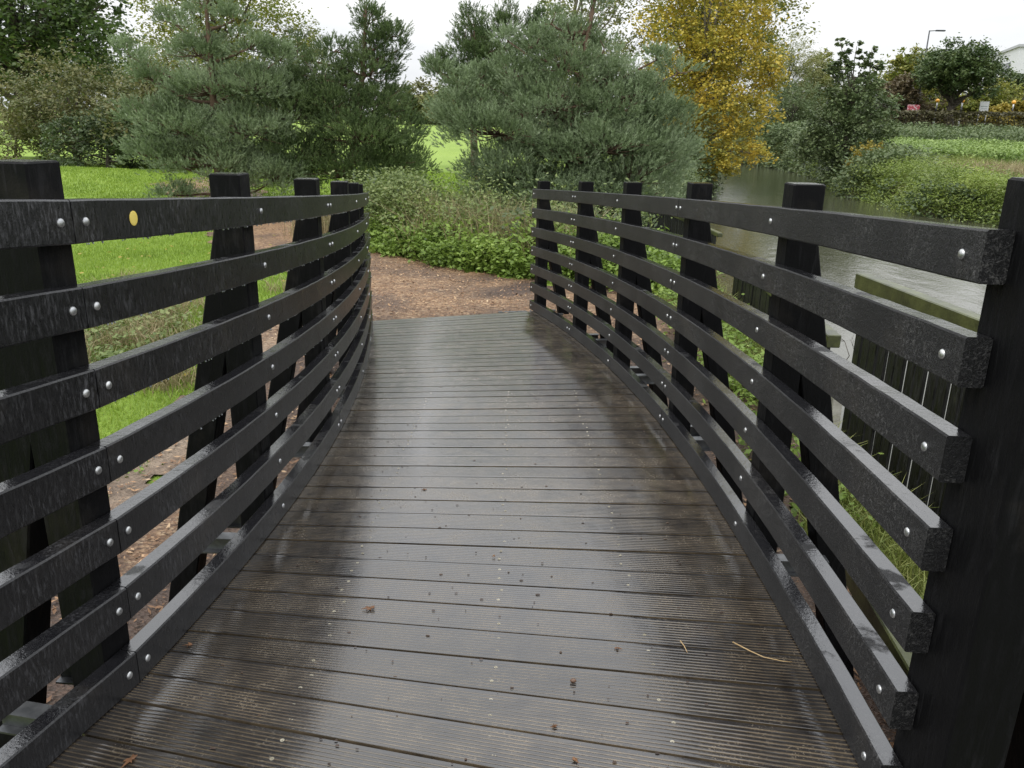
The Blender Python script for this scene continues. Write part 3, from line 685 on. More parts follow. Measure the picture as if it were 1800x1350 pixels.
# row behind the road
bg = [('yellow-green tree left of the round dark oak', 41.6, 92, 6, 3.2, 3.0, 'ygreen', 4.2), ('green-yellow tree half hidden behind the round dark oak', 46.5, 98, 4.5, 3.6, 3.2, 'willow', 4.5), ('purple-brown tree between the ragged sycamore and the round oak', 37.2, 84, 2.6, 3.0, 2.4, 'russet', 3.2),
      ('dull green tree behind the top of the ragged sycamore', 33.4, 84, 2.6, 3.0, 2.6, 'green', 3.3), ('low dark tree behind the far end of the river', 31.0, 88, 1.8, 3.4, 2.2, 'dkshrub', 2.8),
      ('golden-green bush below the white building', 50.6, 92, 3.0, 4.0, 2.2, 'ygreen', 3.2), ('small golden tree left of the right-hand lamp post', 48.8, 86, 1.6, 1.7, 1.6, 'gold', 2.0), ('golden upright tree right of the right-hand lamp post', 51.6, 87, 2.1, 1.3, 2.1, 'gold', 2.4),
      ('dark green tree behind the golden upright tree', 57.0, 98, 4.5, 3.0, 3.0, 'dkshrub', 4.0), ('rust-red hedge-like tree behind the crossing beacons', 49, 95, 2.0, 5.5, 1.5, 'russet', 2.2), ('rust-red low tree left of the crossing beacons', 44.5, 97, 1.7, 4.5, 1.5, 'russet', 2.0)]
for i, (lab, x, y, z, rx, rz, mt, _) in enumerate(bg):
    tree('background_tree', (x, y), auto_blobs((x, y, z - .3), (rx, rx * .8, rz + .3), 12, rx * .5, rr0), 9000, .34, L_[mt], M['bark'], lab, 'tree', 'trees along the road behind the river', seed=50 + i, trunk_r=.18)
# left side
tree('oak_tree', (-27, 46), auto_blobs((-26.5, 46, 4.6), (5.6, 5, 4.6), 26, 2.1, rr0) + [(-26.5, 46, 4.6, 4, 4, 3.2), (-21.7, 46, 2.8, 1.6, 1.6, 1.6), (-21.9, 46, 5.6, 1.2, 1.2, 1.4)], 26000, .24, L_['oak'], M['bark'], 'big dark oak filling the top left corner of the photo', 'tree', seed=70, trunk_r=.5, aspect=.7)
tree('shrub', (-11.2, 27), auto_blobs((-11.0, 27, .0), (2.6, 2, 1.9), 16, 1.15, rr0), 20000, .12, L_['olive'], M['bark'], 'olive-brown rounded shrub in the middle of the left shrub row', 'shrub', 'shrub row on the left meadow', seed=71, trunk_r=.1)
tree('shrub', (-14.8, 28), auto_blobs((-14.9, 28, .0), (2.3, 1.8, 2.0), 14, 1.1, rr0), 16000, .12, L_['olive'], M['bark'], 'olive-brown shrub below the big dark oak, left end of the shrub row', 'shrub', 'shrub row on the left meadow', seed=72, trunk_r=.1)
tree('shrub', (-9.3, 25.5), auto_blobs((-9.4, 25.5, -.3), (1.8, 1.5, 1.2), 10, .8, rr0), 9000, .11, L_['dkshrub'], M['bark'], 'dark green low shrub between the olive shrubs and the left pine', 'shrub', 'shrub row on the left meadow', seed=73, trunk_r=.08)
tree('shrub', (-12.7, 25.8), auto_blobs((-12.6, 25.8, -.6), (1.9, 1.3, .8), 9, .7, rr0), 8000, .11, L_['dkshrub'], M['bark'], 'dark low shrub spreading at the foot of the olive-brown shrubs', 'shrub', 'shrub row on the left meadow', seed=74, trunk_r=.08)
tree('willow_shrub', (-17.5, 29), auto_blobs((-17.2, 29, -.4), (1.4, 1.2, 1.0), 8, .6, rr0), 5000, .12, L_['willow'], M['bark'], 'pale green thin shrub at the left edge of the photo', 'shrub', seed=75, trunk_r=.05, aspect=.3)
tree('poplar_tree', (-21, 60), auto_blobs((-21.0, 60, 6.0), (5.4, 4.2, 9.5), 30, 2.3, rr0), 32000, .22, L_['ygreen'], M['bark'], 'yellow-green tree showing behind the top of the left pine', 'tree', seed=76, trunk_r=.3)
tree('birch_tree', (-17, 62), auto_blobs((-15.8, 62, 3.2), (2.6, 2.2, 4.6), 14, 1.2, rr0), 9000, .17, L_['willow'], M['bark_grey'], 'thin-leaved pale tree right of the yellow-green one, above the dark pine', 'tree', seed=77, trunk_r=.16, twigs=140, shell=.3)
# far tree line behind the meadow
far = [(-34, 'olive', 5.5), (-46, 'green', 7), (-25, 'green', 4.6), (-13, 'olive', 4.2), (-8.5, 'willow', 3.4), (-4, 'green', 4.6), (2, 'olive', 6.0), (9, 'green', 6.5), (17, 'green', 5.5), (24, 'dkshrub', 4.5), (-58, 'oak', 8), (-72, 'olive', 8), (72, 'green', 7), (86, 'olive', 8)]
words = ['leftmost but three', 'leftmost but two', 'behind the poplar', 'left of the meadow gap', 'palest, seen in the meadow gap', 'just right of the palest one', 'behind the spreading pine', 'behind the yellow-leaved tree', 'behind the willow', 'nearest the far end of the river', 'leftmost but one', 'leftmost of all', 'right of the white building', 'rightmost of all']
for i, (x, mt, h) in enumerate(far):
    tree('far_tree', (x, 104), auto_blobs((x, 104, h * .45), (5.2, 3, h * .6), 12, 2.4, rr0), 7500, .42, L_[mt], M['bark'], 'distant tree of the far tree line, ' + words[i], 'tree', 'far tree line behind the meadow', seed=90 + i, trunk_r=.25)
o1 = tree('olive_tree', (1.6, 40), auto_blobs((3.4, 40, 4.4), (3.0, 2.4, 6.6), 20, 1.5, rr0), 11000, .16, L_['willow'], M['bark_grey'], 'pale pinkish-olive tree rising behind the top of the spreading pine', 'tree', seed=120, trunk_r=.16, twigs=160, shell=.3)

# -- grass, weeds, bank plants (nobody could count them)
def blades(P, h, w, rr, lean=.35, curve=.4):
    n = len(P); a = rr.uniform(0, 2 * PI, n); s = np.stack([np.cos(a), np.sin(a), 0 * a], 1)
    ld = rr.uniform(0, 2 * PI, n); l = np.stack([np.cos(ld), np.sin(ld), 0 * ld], 1) * (rr.random(n) * lean)[:, None]
    H = (h * rr.uniform(.55, 1.3, n))[:, None]; up = np.array([0, 0, 1.])
    mid = P + (up + l) * H * .55; tip = P + (up + l * (1 + curve) * 1.5) * H * np.array([1, 1, .92])
    ww = w * .5
    V = np.stack([P - s * ww, P + s * ww, mid + s * ww * .8, mid - s * ww * .8, tip], 1).reshape(-1, 3)
    I = np.arange(n)[:, None] * 5
    return V, I + np.array([[0, 1, 2, 3]]), I + np.array([[3, 2, 4]])
def grass_obj(name, P, h, w, mat, label, cat='grass', lean=.35, seed=1, tintf=None):
    rr = np.random.default_rng(seed); V, q4, t3 = blades(P, h, w, rr, lean)
    t = rr.random(len(P)) if tintf is None else np.clip(tintf + rr.normal(0, .15, len(P)), 0, 1)
    o = npmesh(name, V, [q4, t3], mat, None, False, attrs={'tint': np.concatenate([t, t])})
    return tag(o, label, cat, kind='stuff')
def onground(x, y, dz=-.01): return np.stack([x, y, ground(x, y) + dz], 1)
G1 = mat_leaf('lawn_blades', [(.11, .17, .025), (.20, .30, .04), (.29, .41, .06), (.38, .47, .11)], .5, .35, .45, .8)
G2 = mat_leaf('dry_blades', [(.13, .14, .05), (.24, .21, .10), (.38, .31, .17), (.5, .43, .27)], .6, .25, .4, 1.5)
G3 = mat_leaf('wild_blades', [(.09, .13, .03), (.17, .22, .05), (.26, .29, .08), (.36, .33, .14)], .5, .3, .5, .6)
rr = np.random.default_rng(5)
x, y = rect_scatter(190000, -9, -2.2, 3.6, 17, rr); keep = ~path_mask(x, y) & (x < -2.2) & (rr.random(len(x)) < np.interp(y, [3.5, 8, 17], [1, .8, .4])); x, y = x[keep], y[keep]
grass_obj('lawn_grass', onground(x, y), .06, .008, G1, 'short bright green grass of the meadow left of the bridge', seed=2)
x, y = rect_scatter(60000, -16, -1, 17, 27, rr)
grass_obj('meadow_grass', onground(x, y), .07, .02, G1, 'bright green grass of the meadow round the left pines', seed=3)
x, y = rect_scatter(420, -9, -2.4, 4, 16, rr); P = onground(x, y, .06); V, F = leaf_quads(P, .055, rr, .7, flat=2)
tag(npmesh('fallen_leaves', V, [F], L_['gold'], None, False, attrs={'tint': rr.random(len(x))}), 'yellow fallen leaves scattered on the lawn left of the bridge', 'fallen leaves', kind='stuff')
# rough grass along the left: pale tufts
def tufts(n, cxy, sd, rr, per=60):
    c = rr.choice(len(cxy), n * per); return cxy[c] + rr.normal(size=(n * per, 2)) * sd
tc = np.stack(rect_scatter(80, -4.6, -2.4, 4.6, 9.2, rr), 1); tc = tc[~path_mask(tc[:, 0], tc[:, 1])]; tc = tc[(tc[:, 1] > 5.6) | (tc[:, 0] < -3)]
P = tufts(110, tc, .09, rr); P = P[~path_mask(P[:, 0], P[:, 1])]
grass_obj('dry_grass', onground(P[:, 0], P[:, 1]), .19, .007, G2, 'pale dry grass tufts seen between the left rails', lean=.7, seed=4)
tc = np.stack([rr.uniform(-3.6, -1.7, 60), rr.uniform(13, 15.5, 60)], 1); P = tufts(60, tc, .14, rr, 50)
grass_obj('dry_grass', onground(P[:, 0], P[:, 1]), .5, .009, G2, 'tan dry grass at the foot of the dark pine behind the far left posts', lean=.5, seed=5)
# right verge between bridge and river
x, y = rect_scatter(30000, 1.3, 2.6, 2.5, 14, rr); k_ = ~path_mask(x, y) & (x < np.interp(y, [5.4, 9], [2.2, 2.5])); x, y = x[k_], y[k_]
grass_obj('verge_grass', onground(x, y), .16, .009, G3, 'yellow-green rough grass between the right rails and the river', seed=6, lean=.6)

def weeds(name, cx, cy, h, nleaf, size, mat, label, seed, stem=None, cat='weeds', spread=.10, hsd=.25, aspect=.6):
    rr = np.random.default_rng(seed); n = len(cx); base = onground(cx, cy)
    hh = np.asarray(h) * rr.uniform(1 - hsd, 1 + hsd, n); i = np.repeat(np.arange(n), nleaf); m = len(i)
    t = rr.random(m) ** .8; ln = rr.normal(size=(n, 2)) * .18
    P = base[i] + np.stack([ln[i, 0] * t * hh[i] + rr.normal(size=m) * spread, ln[i, 1] * t * hh[i] + rr.normal(size=m) * spread, t * hh[i]], 1)
    V, F = leaf_quads(P, size, rr, aspect, flat=.7)
    ti = np.clip(.5 * rr.random(n)[i] + .5 * rr.random(m), 0, 1)
    V2, q4, t3 = blades(base, hh, .008, rr, .25)
    q4 = q4 + len(V); t3 = t3 + len(V); V = np.concatenate([V, V2])
    o = npmesh(name, V, [F, q4, t3], mat, None, False, attrs={'tint': np.concatenate([ti, rr.random(2 * n)])})
    return tag(o, label, cat, kind='stuff')
W1 = mat_leaf('nettle_leaves', [(.07, .12, .02), (.15, .23, .04), (.24, .35, .065), (.36, .45, .12)], .5, .35, .4, 1.3)
W2 = mat_leaf('bramble_leaves', [(.06, .095, .03), (.13, .18, .05), (.22, .27, .09), (.34, .33, .15)], .5, .3, .4, 1.3)
W3 = mat_leaf('fern_leaves', [(.11, .13, .03), (.18, .25, .05), (.30, .38, .08), (.44, .45, .14)], .5, .35, .5, .5)
rr = np.random.default_rng(8)
def band(n, x0, x1, depth0, depth1, rr):
    x = rr.uniform(x0, x1, n); top = np.interp(x, [-3.4, -2.4, -1.6, -.9, -.2, .4, 1.6], [12.8, 12.4, 11.6, 10.9, 10.3, 9.9, 9.0]); return x, top + rr.uniform(depth0, depth1, n)
x, y = band(720, -2.2, 2.2, -.05, .9, rr)
weeds('nettle_undergrowth', x, y, .14 + .34 * np.clip(.5 + .5 * np.sin(x * 4.1) * np.cos(y * 3.3 + x), 0, 1), 34, .065, W1, 'bright green nettles edging the wood-chip path end', 9)
def clump_band(nc, per, x0, x1, d0, d1, h0, h1, rr, sd=.2):
    cx, cy = band(nc, x0, x1, d0, d1, rr); hh = h0 + (h1 - h0) * rr.random(nc) ** 1.5; i = rr.integers(0, nc, nc * per)
    return cx[i] + rr.normal(size=nc * per) * sd, cy[i] + rr.normal(size=nc * per) * sd, hh[i]
x, y, h = clump_band(55, 9, -2.3, 1.8, .25, 1.5, .22, .7, rr)
weeds('nettle_undergrowth', x, y, h, 44, .07, W1, 'taller fresh green nettle clumps in front of the brambles', 109, spread=.12)
x, y, h = clump_band(40, 8, -2.6, 1.6, 1.0, 3.2, .35, .95, rr, .26)
weeds('ivy_undergrowth', x, y, h, 46, .085, L_['dkshrub'], 'dark green ivy-like clumps among the brambles beyond the bridge', 110, spread=.16)
x, y, h = clump_band(54, 9, -2.4, 1.6, .8, 3.3, .3, .95, rr, .22)
weeds('bramble_undergrowth', x, y, h, 60, .06, W2, 'tangled olive-green brambles between the path end and the pines', 10, spread=.14)
x, y = band(150, -2.3, 1.2, .5, 2.6, rr); k_ = (x < -1.7) | (x > -1.0); x, y = x[k_], y[k_]
weeds('tall_weeds', x, y, .75 + .45 * rr.random(len(x)), 26, .05, W2, 'tall loose leafy stems sticking up out of the undergrowth beyond the bridge', 111, spread=.05)
x, y = band(200, -2.6, -1.5, .8, 2.6, rr)
weeds('bramble_undergrowth', x, y, .9, 80, .055, W2, 'taller green bramble bush right behind the far left rail end', 12, spread=.16)
x, y = band(62, -1.5, 1.0, .5, 2.0, rr); P = tufts(62, np.stack([x, y], 1), .13, rr, 34)
grass_obj('dry_stalks', onground(P[:, 0], P[:, 1]), .85, .011, G2, 'pale dry stalks standing in the undergrowth beyond the bridge', 'dry stalks', .45, 13)
x, y = rect_scatter(420, 1.5, 2.4, 3.6, 11, rr); k_ = (x < 2.05) & ((y > 5.2) | (x < 1.8)); x, y = x[k_], y[k_]
weeds('verge_weeds', x, y, .26, 30, .05, W1, 'green leafy weeds between right rails and river fence', 14)
x, y = rect_scatter(160, -4.3, -2.9, 5.4, 7.4, rr)
weeds('verge_weeds', x, y, .16, 22, .05, W2, 'grey-green creeping weeds seen between the left rails', 15)
x, y = rect_scatter(12, -2.55, -2.2, 4.2, 4.6, rr)
weeds('path_weed', x, y, .06, 26, .035, W1, 'small green weed on the sandy path left of the bridge', 16, spread=.06)
# far bank
rr = np.random.default_rng(17)
def bank(n, y0, y1, d0, d1, rr, p=1.6):
    y = y0 + (y1 - y0) * rr.random(n) ** p; return xr(y) + d0 + (d1 - d0) * rr.random(n), y
x, y = bank(2600, 20, 60, -.5, 2.6, rr)
hv = .35 + .75 * np.clip(.5 + .5 * np.sin(x * 1.7 + y * .9) * np.sin(y * 1.3 - x * .6), 0, 1)
weeds('bank_ferns', x, y, hv, 60, .12, W3, 'yellow-green ferny plants hanging over the far river bank', 18, spread=.24, aspect=.28, cat='bank plants')
x, y = bank(900, 22, 70, -.7, .6, rr)
weeds('bank_plants', x, y, .4, 30, .16, L_['dkshrub'], 'dark straggling plants at the waterline of the far bank', 19, spread=.3, cat='bank plants')
x, y = bank(420, 20, 56, -.4, 3.5, rr); 
weeds('bank_shrubs', x, y, .75, 70, .11, W2, 'olive and brownish leafy clumps between the ferny plants of the far bank', 180, spread=.3, cat='bank plants')
x, y = bank(2600, 22, 60, 1, 9, rr, 1.2); P = tufts(1600, np.stack([x, y], 1), .3, rr, 16)
grass_obj('bank_grass', onground(P[:, 0], P[:, 1]), .5, .03, G3, 'long rough grass on the slope of the far bank', lean=.6, seed=20)
x = rr.uniform(20, 27, 300); y = rr.uniform(28, 40, 300); P = tufts(300, np.stack([x, y], 1), .4, rr, 26)
grass_obj('dry_grass', onground(P[:, 0] - 1.5, P[:, 1]), .75, .028, G2, 'brownish dead grass patch on the far bank', lean=.6, seed=21)
x = rr.uniform(19, 60, 5200); y = 50 + 12 * rr.random(5200) + (x - 20) * -.12; k_ = x > xr(y) + 2; x, y = x[k_], y[k_]
weeds('bramble_patch', x, y, .75, 26, .17, mat_leaf('bramble_patch_leaves', [(.11, .17, .04), (.19, .28, .075), (.28, .38, .11), (.36, .46, .15)], .5, .3, .4, .5), 'broad pale green bramble patch on the far bank below the road', 22, spread=.3)
x = rr.uniform(22, 70, 2600); y = rr.uniform(64, 76, 2600); k_ = x > xr(y) + 1; x, y = x[k_], y[k_]
weeds('scrub', x, y, 1.1, 26, .22, L_['green'], 'dull green scrub under the roadside hedge', 23, spread=.4, cat='scrub')
x, y = bank(700, 38, 70, -.4, 3, rr)
weeds('bank_plants', x, y, 1.1, 34, .2, L_['green'], 'dense dark greenery on the bank below the ragged sycamore', 24, spread=.4, cat='bank plants')
x, y = bank(900, 58, 96, -.6, 5, rr, 1.)
weeds('bank_scrub', x, y, 1.3, 34, .24, L_['green'], 'reeds and scrub closing the far bend of the river', 241, spread=.45, cat='bank plants')
# left river bank in the distance (reeds and dark scrub)
y = 34 + 46 * rr.random(900); x = xl(y) - rr.uniform(-.3, 2.5, 900)
weeds('bank_scrub', x, y, 1.2, 34, .2, L_['dkshrub'], 'dark scrub along the far left river bank under the willows', 25, spread=.4, cat='bank plants')
y = 15 + 19 * rr.random(500); x = xl(y) - rr.uniform(-.2, 1.4, 500)
weeds('bank_scrub', x, y, .6, 34, .12, L_['green'], 'green scrub on the near river bank beside the spreading pine', 26, spread=.25, cat='bank plants')

# roadside hedge: one long clipped hedge
rr = np.random.default_rng(30); n = 26000
hx = rr.uniform(27, 78, n); face = rr.random(n) < .6
hy = np.where(face, 77.2 + rr.normal(0, .12, n), rr.uniform(77.2, 78.6, n)); top = 1.95 + .06 * np.sin(hx * 2.1)
hz = np.where(face, rr.uniform(-.4, 1, n) ** 1 * top, top + rr.normal(0, .07, n))
V, F = leaf_quads(np.stack([hx, hy, hz], 1), .22, rr, .7)
hr = empty('hedge', (52, 78, 0)); tag(hr, 'long clipped brown-green hedge in front of the road', 'hedge')
npmesh('foliage', V, [F], L_['hedge'], hr, False, attrs={'tint': rr.random(n)})
b = MB()
for x in np.arange(27.5, 78, 1.1): b.tube([(x, 77.9, -.6), (x + .1, 77.9, .6), (x, 77.95, 1.7)], [.05, .04, .02], 5)
b.build('stems', M['bark'], hr)
tag(npmesh('road', [(24, 80, .42), (90, 80, .42), (90, 87, .50), (24, 87, .50)], [np.array([(0, 1, 2, 3)])], mat_simple('asphalt', (.05, .05, .05), (.07, .07, .07), 30, .5, .3, .01)), kind='structure')

# ------------------------------------------------------------ river-side palisades
def mat_mossy():
    m, nt, out = nodes('mossy_black_timber'); q = NT(nt)
    v = q.coord('Object'); st = q.noise(12, 5, .6, q.coord('Object', (6, 6, .8)), .5)
    col = q.mix(q.ramp(st, [(.45, 0.), (.7, 1.)]), (.004, .004, .004), (.014, .014, .012))
    ms = q.ramp(q.noise(2.6, 5, .65, v), [(.64, 0.), (.74, 1.)])
    col = q.mix(ms, col, (.05, .055, .015))
    q.l(q.bsdf(col, q.ramp(st, [(.3, .2), (.7, .7)]), q.bump(st, .7, .01)), out.inputs[0]); return m
def mat_moss_beam():
    m, nt, out = nodes('green_stained_beam'); q = NT(nt)
    v = q.coord('Object'); a = q.noise(5, 5, .65, v); sp = q.noise(60, 3, .6, v)
    col = q.mix(q.ramp(a, [(.35, 0.), (.62, 1.)]), (.028, .032, .014), (.085, .095, .03))
    col = q.mix(q.ramp(sp, [(.68, 0.), (.74, 1.)]), col, (.01, .01, .008))
    q.l(q.bsdf(col, .35, q.bump(sp, .4, .004)), out.inputs[0]); return m
MM, MG = mat_mossy(), mat_moss_beam()
def palisade(A, B, bot, bw, gap, label, group, beam=True, bh=.095, bt=.10, seed=1, slope=None):
    """vertical boards from A to B (x,y,ztop), top beam"""
    rr = random.Random(seed); A, B = np.array(A, float), np.array(B, float); d = B - A; L = np.linalg.norm(d[:2]); t = d / L; t2 = np.array([t[0], t[1], 0]); t2 /= np.linalg.norm(t2)
    n = np.array([t2[1], -t2[0], 0]); root = empty('timber_palisade', (A[0], A[1], bot)); tag(root, label, 'palisade', group)
    k = int(L / (bw + gap))
    for i in range(k):
        c = A + t * ((i + .5) * (bw + gap)); zt = c[2] - (bh if beam else 0) + rr.uniform(-.004, .004) - .001
        b = MB(); b.box((c[0] + n[0] * rr.uniform(-.006, .006), c[1], (zt + bot) / 2), (bw * rr.uniform(.95, 1), .022, zt - bot), [t2, n, (0, 0, 1)], .003)
        b.build('board', MM, root)
    if beam:
        b = MB(); b.prism(A - t * .04 + (0, 0, -bh / 2), B + t * .04 + (0, 0, -bh / 2), bt, bh, n, .006); b.build('top_beam', MG, root)
    return root
palisade((2.27, 5.18, -.865), (2.36, 2.3, -.84), -3.1, .09, .025, 'near timber palisade with green-stained top beam beside the right rails', 'timber palisades along the river', seed=4, bh=.10, bt=.085)
palisade((2.46, 8.9, -1.285), (2.30, 5.62, -1.375), -3.1, .10, .012, 'low middle timber palisade with mossy beam ending short of the near one', 'timber palisades along the river', seed=5)
palisade((2.15, 13.2, -1.12), (2.44, 9.7, -1.16), -3.1, .06, .05, 'far timber palisade with narrow pickets beside the spreading pine', 'timber palisades along the river', seed=6, bh=.05, bt=.06)
palisade((1.50, 3.05, -1.75), (1.32, 1.5, -1.70), -2.6, .12, .008, 'mossy board wall at the foot of the near right post', 'timber palisades along the river', seed=7)
b = MB(); b.tube([(1.72, 1.98, -2.4), (1.66, 1.98, -1.42)], [.024, .024], 12)
tag(b.build('metal_pole', mat_simple('grey_paint_pole', (.25, .26, .27), (.33, .34, .34), 20, .4, .1, .002), None, True), 'grey metal pole low beside the near right post', 'pole')
b = MB(); b.prism((2.34, 5.5, -1.62), (2.30, 5.36, -2.6), .07, .07, (0, 1, 0), .004)
tag(b.build('timber_stake', mat_simple('pale_timber', (.25, .24, .2), (.38, .37, .32), 12, .6, .3, .005)), 'pale timber stake between the near and middle palisades', 'stake')
# bare twigs over the water
def twig(base, seed, lab):
    rr = np.random.default_rng(seed); b = MB(); base = np.array(base, float)
    def go(p, d, L, r, dep):
        q_ = p + d * L; mid = (p + q_) / 2 + rr.normal(size=3) * L * .08; b.tube([p, mid, q_], [r, r * .85, r * .7], 5)
        if dep:
            for _ in range(2 + (rr.random() < .4)): go(q_, unit(d + rr.normal(size=3) * .45), L * rr.uniform(.55, .85), r * .65, dep - 1)
    go(base, unit(np.array([.1, .2, 1.])), .22, .004, 3)
    tag(b.build('bare_twig', M['bark'], None, True), lab, 'twig')
twig((2.55, 6.0, -1.75), 3, 'thin bare twig rising beside the near palisade beam against the water')
twig((2.45, 5.45, -1.9), 9, 'low bare twig between the two river palisades')

# ------------------------------------------------------------ distant street furniture and building
def P_(name, b, mat, root): return b.build(name, mat, root)
WH = mat_simple('white_paint', (.72, .73, .74), (.8, .8, .8), 5, .5, .05, .002)
DK = mat_simple('dark_metal', (.03, .032, .035), (.05, .05, .055), 10, .5, .1, .002)
def lamp(x, y, h, arm, lab, lean=0.):
    z = float(ground(x, y)); r = empty('street_lamp', (x, y, z)); tag(r, lab, 'street lamp', 'street lamps along the road')
    b = MB(); b.tube([(x, y, z), (x + lean * .5, y, z + h * .5), (x + lean, y, z + h)], [.11, .09, .06], 8); b.build('column', DK, r, True)
    b = MB(); b.tube([(x + lean, y, z + h - .05), (x + lean + arm * .5, y, z + h)], [.045, .04], 6); b.build('arm', DK, r)
    b = MB(); b.box((x + lean + arm * .8, y, z + h + .0), (abs(arm) * .7, .28, .13), None, .03); b.build('lamp_head', DK, r)
lamp(39.4, 84, 9.3, 1.3, 'tallest street lamp, rising left of the round dark oak')
lamp(33.5, 90, 7.6, .9, 'street lamp behind the top of the ragged sycamore')
lamp(36.8, 97, 6.6, -.9, 'smaller street lamp close beside the one behind the sycamore')
lamp(53.2, 90, 4.9, .7, 'short street lamp at the far right between two golden trees')
for i, (x, y, lab) in enumerate([(42.3, 86, 'leftmost orange-globed crossing beacon'), (42.7, 84, 'crossing beacon just right of the round oak trunk'), (44.3, 85, 'crossing beacon to the left of the white sign'), (50.0, 86, 'crossing beacon to the right of the white sign')]):
    z = .42; r = empty('crossing_beacon', (x, y, z)); tag(r, lab, 'crossing beacon', 'zebra crossing beacons by the road')
    b = MB(); k = 6
    for j in range(k):
        c = MB(); c.tube([(x, y, z + 2.7 * j / k), (x, y, z + 2.7 * (j + 1) / k)], [.075, .075], 10); c.build('pole_band', WH if j % 2 else DK, r, True)
    g_ = MB(); an = np.linspace(-PI / 2, PI / 2, 9); g_.tube([(x, y, z + 2.86 + .19 * math.sin(a)) for a in an], [max(.01, .19 * math.cos(a)) for a in an], 12)
    m_, nt, out = nodes('beacon_globe'); q = NT(nt); q.l(q.bsdf((.85, .42, .05), .3), out.inputs[0])
    g_.build('globe', m_, r, True)
x, y = 37.2, 80; r = empty('red_sign', (x, y, .3)); tag(r, 'pinkish-red notice board on two posts left of the round oak', 'sign')
def mat_sign():
    m, nt, out = nodes('red_sign_face'); q = NT(nt)
    nz = q.noise(4.5, 3, .6, q.coord('Object', (1, 1, 1.6)))
    col = q.mix(q.ramp(nz, [(.5, 0.), (.6, 1.)]), (.45, .06, .09), (.75, .6, .62)); q.l(q.bsdf(col, .5), out.inputs[0]); return m
b = MB(); b.box((x, y, 2.35), (1.15, .05, .62)); b.build('panel', mat_sign(), r)
b = MB(); b.box((x, y - .03, 2.10), (1.1, .01, .13)); b.build('white_strip', WH, r)
for s in (-.5, .5): b = MB(); b.tube([(x + s, y + .06, .2), (x + s, y + .06, 2.5)], [.04, .04], 8); b.build('sign_post', DK, r)
x, y = 43.8, 80; r = empty('white_sign', (x, y, .3)); tag(r, 'white upright notice board on two legs behind the hedge', 'sign')
b = MB(); b.box((x, y, 2.55), (.85, .05, 1.05)); b.build('panel', WH, r)
b = MB(); b.box((x + .0, y - .03, 2.62), (.6, .01, .07)); b.box((x, y - .03, 2.42), (.6, .01, .05)); b.build('grey_lines', mat_simple('grey_line', (.35, .4, .38), (.4, .45, .42)), r)
for s in (-.36, .36): b = MB(); b.tube([(x + s, y + .06, .2), (x + s, y + .06, 2.9)], [.045, .045], 8); b.build('sign_leg', WH, r)
# white clad building
CL = mat_simple('white_cladding', (.62, .63, .64), (.68, .69, .7), 2, .5, .05, .01, vec=(1, 1, 6))
r = empty('white_building', (85, 140, 1)); tag(r, 'large white clad building with dark window at the right edge', 'building')
bx = np.array([(.95, -.312, 0), (.312, .95, 0), (0, 0, 1.)]); bc = np.array([72., 125., 0])
def bl(a, b_, z): return bc + bx[0] * a + bx[1] * b_ + (0, 0, z)
b = MB(); b.box(bl(16, 16, 6.3), (32, 32, 12.0), bx); b.build('wall', CL, r)
b = MB(); b.box(bl(16, 16, 12.45), (32.5, 32.5, .35), bx); b.build('roof_edge', mat_simple('grey_flashing', (.4, .41, .43), (.45, .46, .47)), r)
b = MB(); b.box(bl(-.03, 6.4, 9.6), (.14, 4.6, 1.8), bx); w_ = b.build('window', mat_simple('window_frame_dark', (.08, .09, .1), (.1, .1, .12)), r)
b = MB(); b.box(bl(-.12, 6.4, 9.6), (.04, 4.2, 1.5), bx)
m_, nt, out = nodes('dark_glass'); q = NT(nt); q.l(q.bsdf((.03, .035, .045), .08), out.inputs[0]); b.build('pane', m_, w_)
b = MB(); b.box(bl(3.0, -.05, 6.2), (.16, .12, 12), bx); b.build('downpipe', mat_simple('pipe_grey', (.45, .46, .47), (.5, .5, .5)), r)
r = empty('low_white_building', (48, 150, 1)); tag(r, 'low white building roofline glimpsed behind the ragged sycamore', 'building')
b = MB(); b.box((56.8, 152, 4.6), (7, 10, 8.6)); b.build('wall', CL, r)
b = MB(); b.box((56.8, 152, 9.05), (7.3, 10.4, .3)); b.build('roof_edge', DK, r)

# ------------------------------------------------------------ small things on the deck
def deck_z(x, y):
    a = (x - xL(y)) / (xR(y) - xL(y)); return zL(y) * (1 - a) + zR(y) * a + .002
LB = mat_leaf('dead_leaf_brown', [(.10, .045, .02), (.2, .1, .05), (.28, .16, .08)], .5, .1)
def dead_leaf(x, y, s, rot, lab, grp='dead leaves and bits on the wet deck'):
    rr = random.Random(int(x * 1000 + y * 77)); n = 14; V = [(x, y, deck_z(x, y) + .004)]
    for i in range(n):
        a = rot + 2 * PI * i / n; rad = s * (.5 + .5 * (i % 2)) * rr.uniform(.6, 1.1) * (1.4 if i in (0, 7) else .8)
        px, py = x + rad * math.cos(a), y + rad * math.sin(a); V.append((px, py, deck_z(px, py) + rr.uniform(.0005, .006)))
    top = np.array(V); bot = top - (0, 0, .0012)
    F = [(0, 1 + i, 1 + (i + 1) % n) for i in range(n)]; F2 = [(n + 1, n + 2 + (i + 1) % n, n + 2 + i) for i in range(n)]
    F4 = [(1 + i, n + 2 + i, n + 2 + (i + 1) % n, 1 + (i + 1) % n) for i in range(n)]
    o = npmesh('dead_leaf', np.concatenate([top, bot]), [np.array(F + F2), np.array(F4)], LB, None, False, attrs={'tint': np.full(n * 3, rr.random())})
    tag(o, lab, 'dead leaf', grp)
dead_leaf(-.405, 2.04, .022, .3, 'curled brown leaf on the deck near the left screw line, mid-bridge')
dead_leaf(-.80, 1.385, .022, 1.3, 'long brown leaf on the deck at the bottom left corner of the boards')
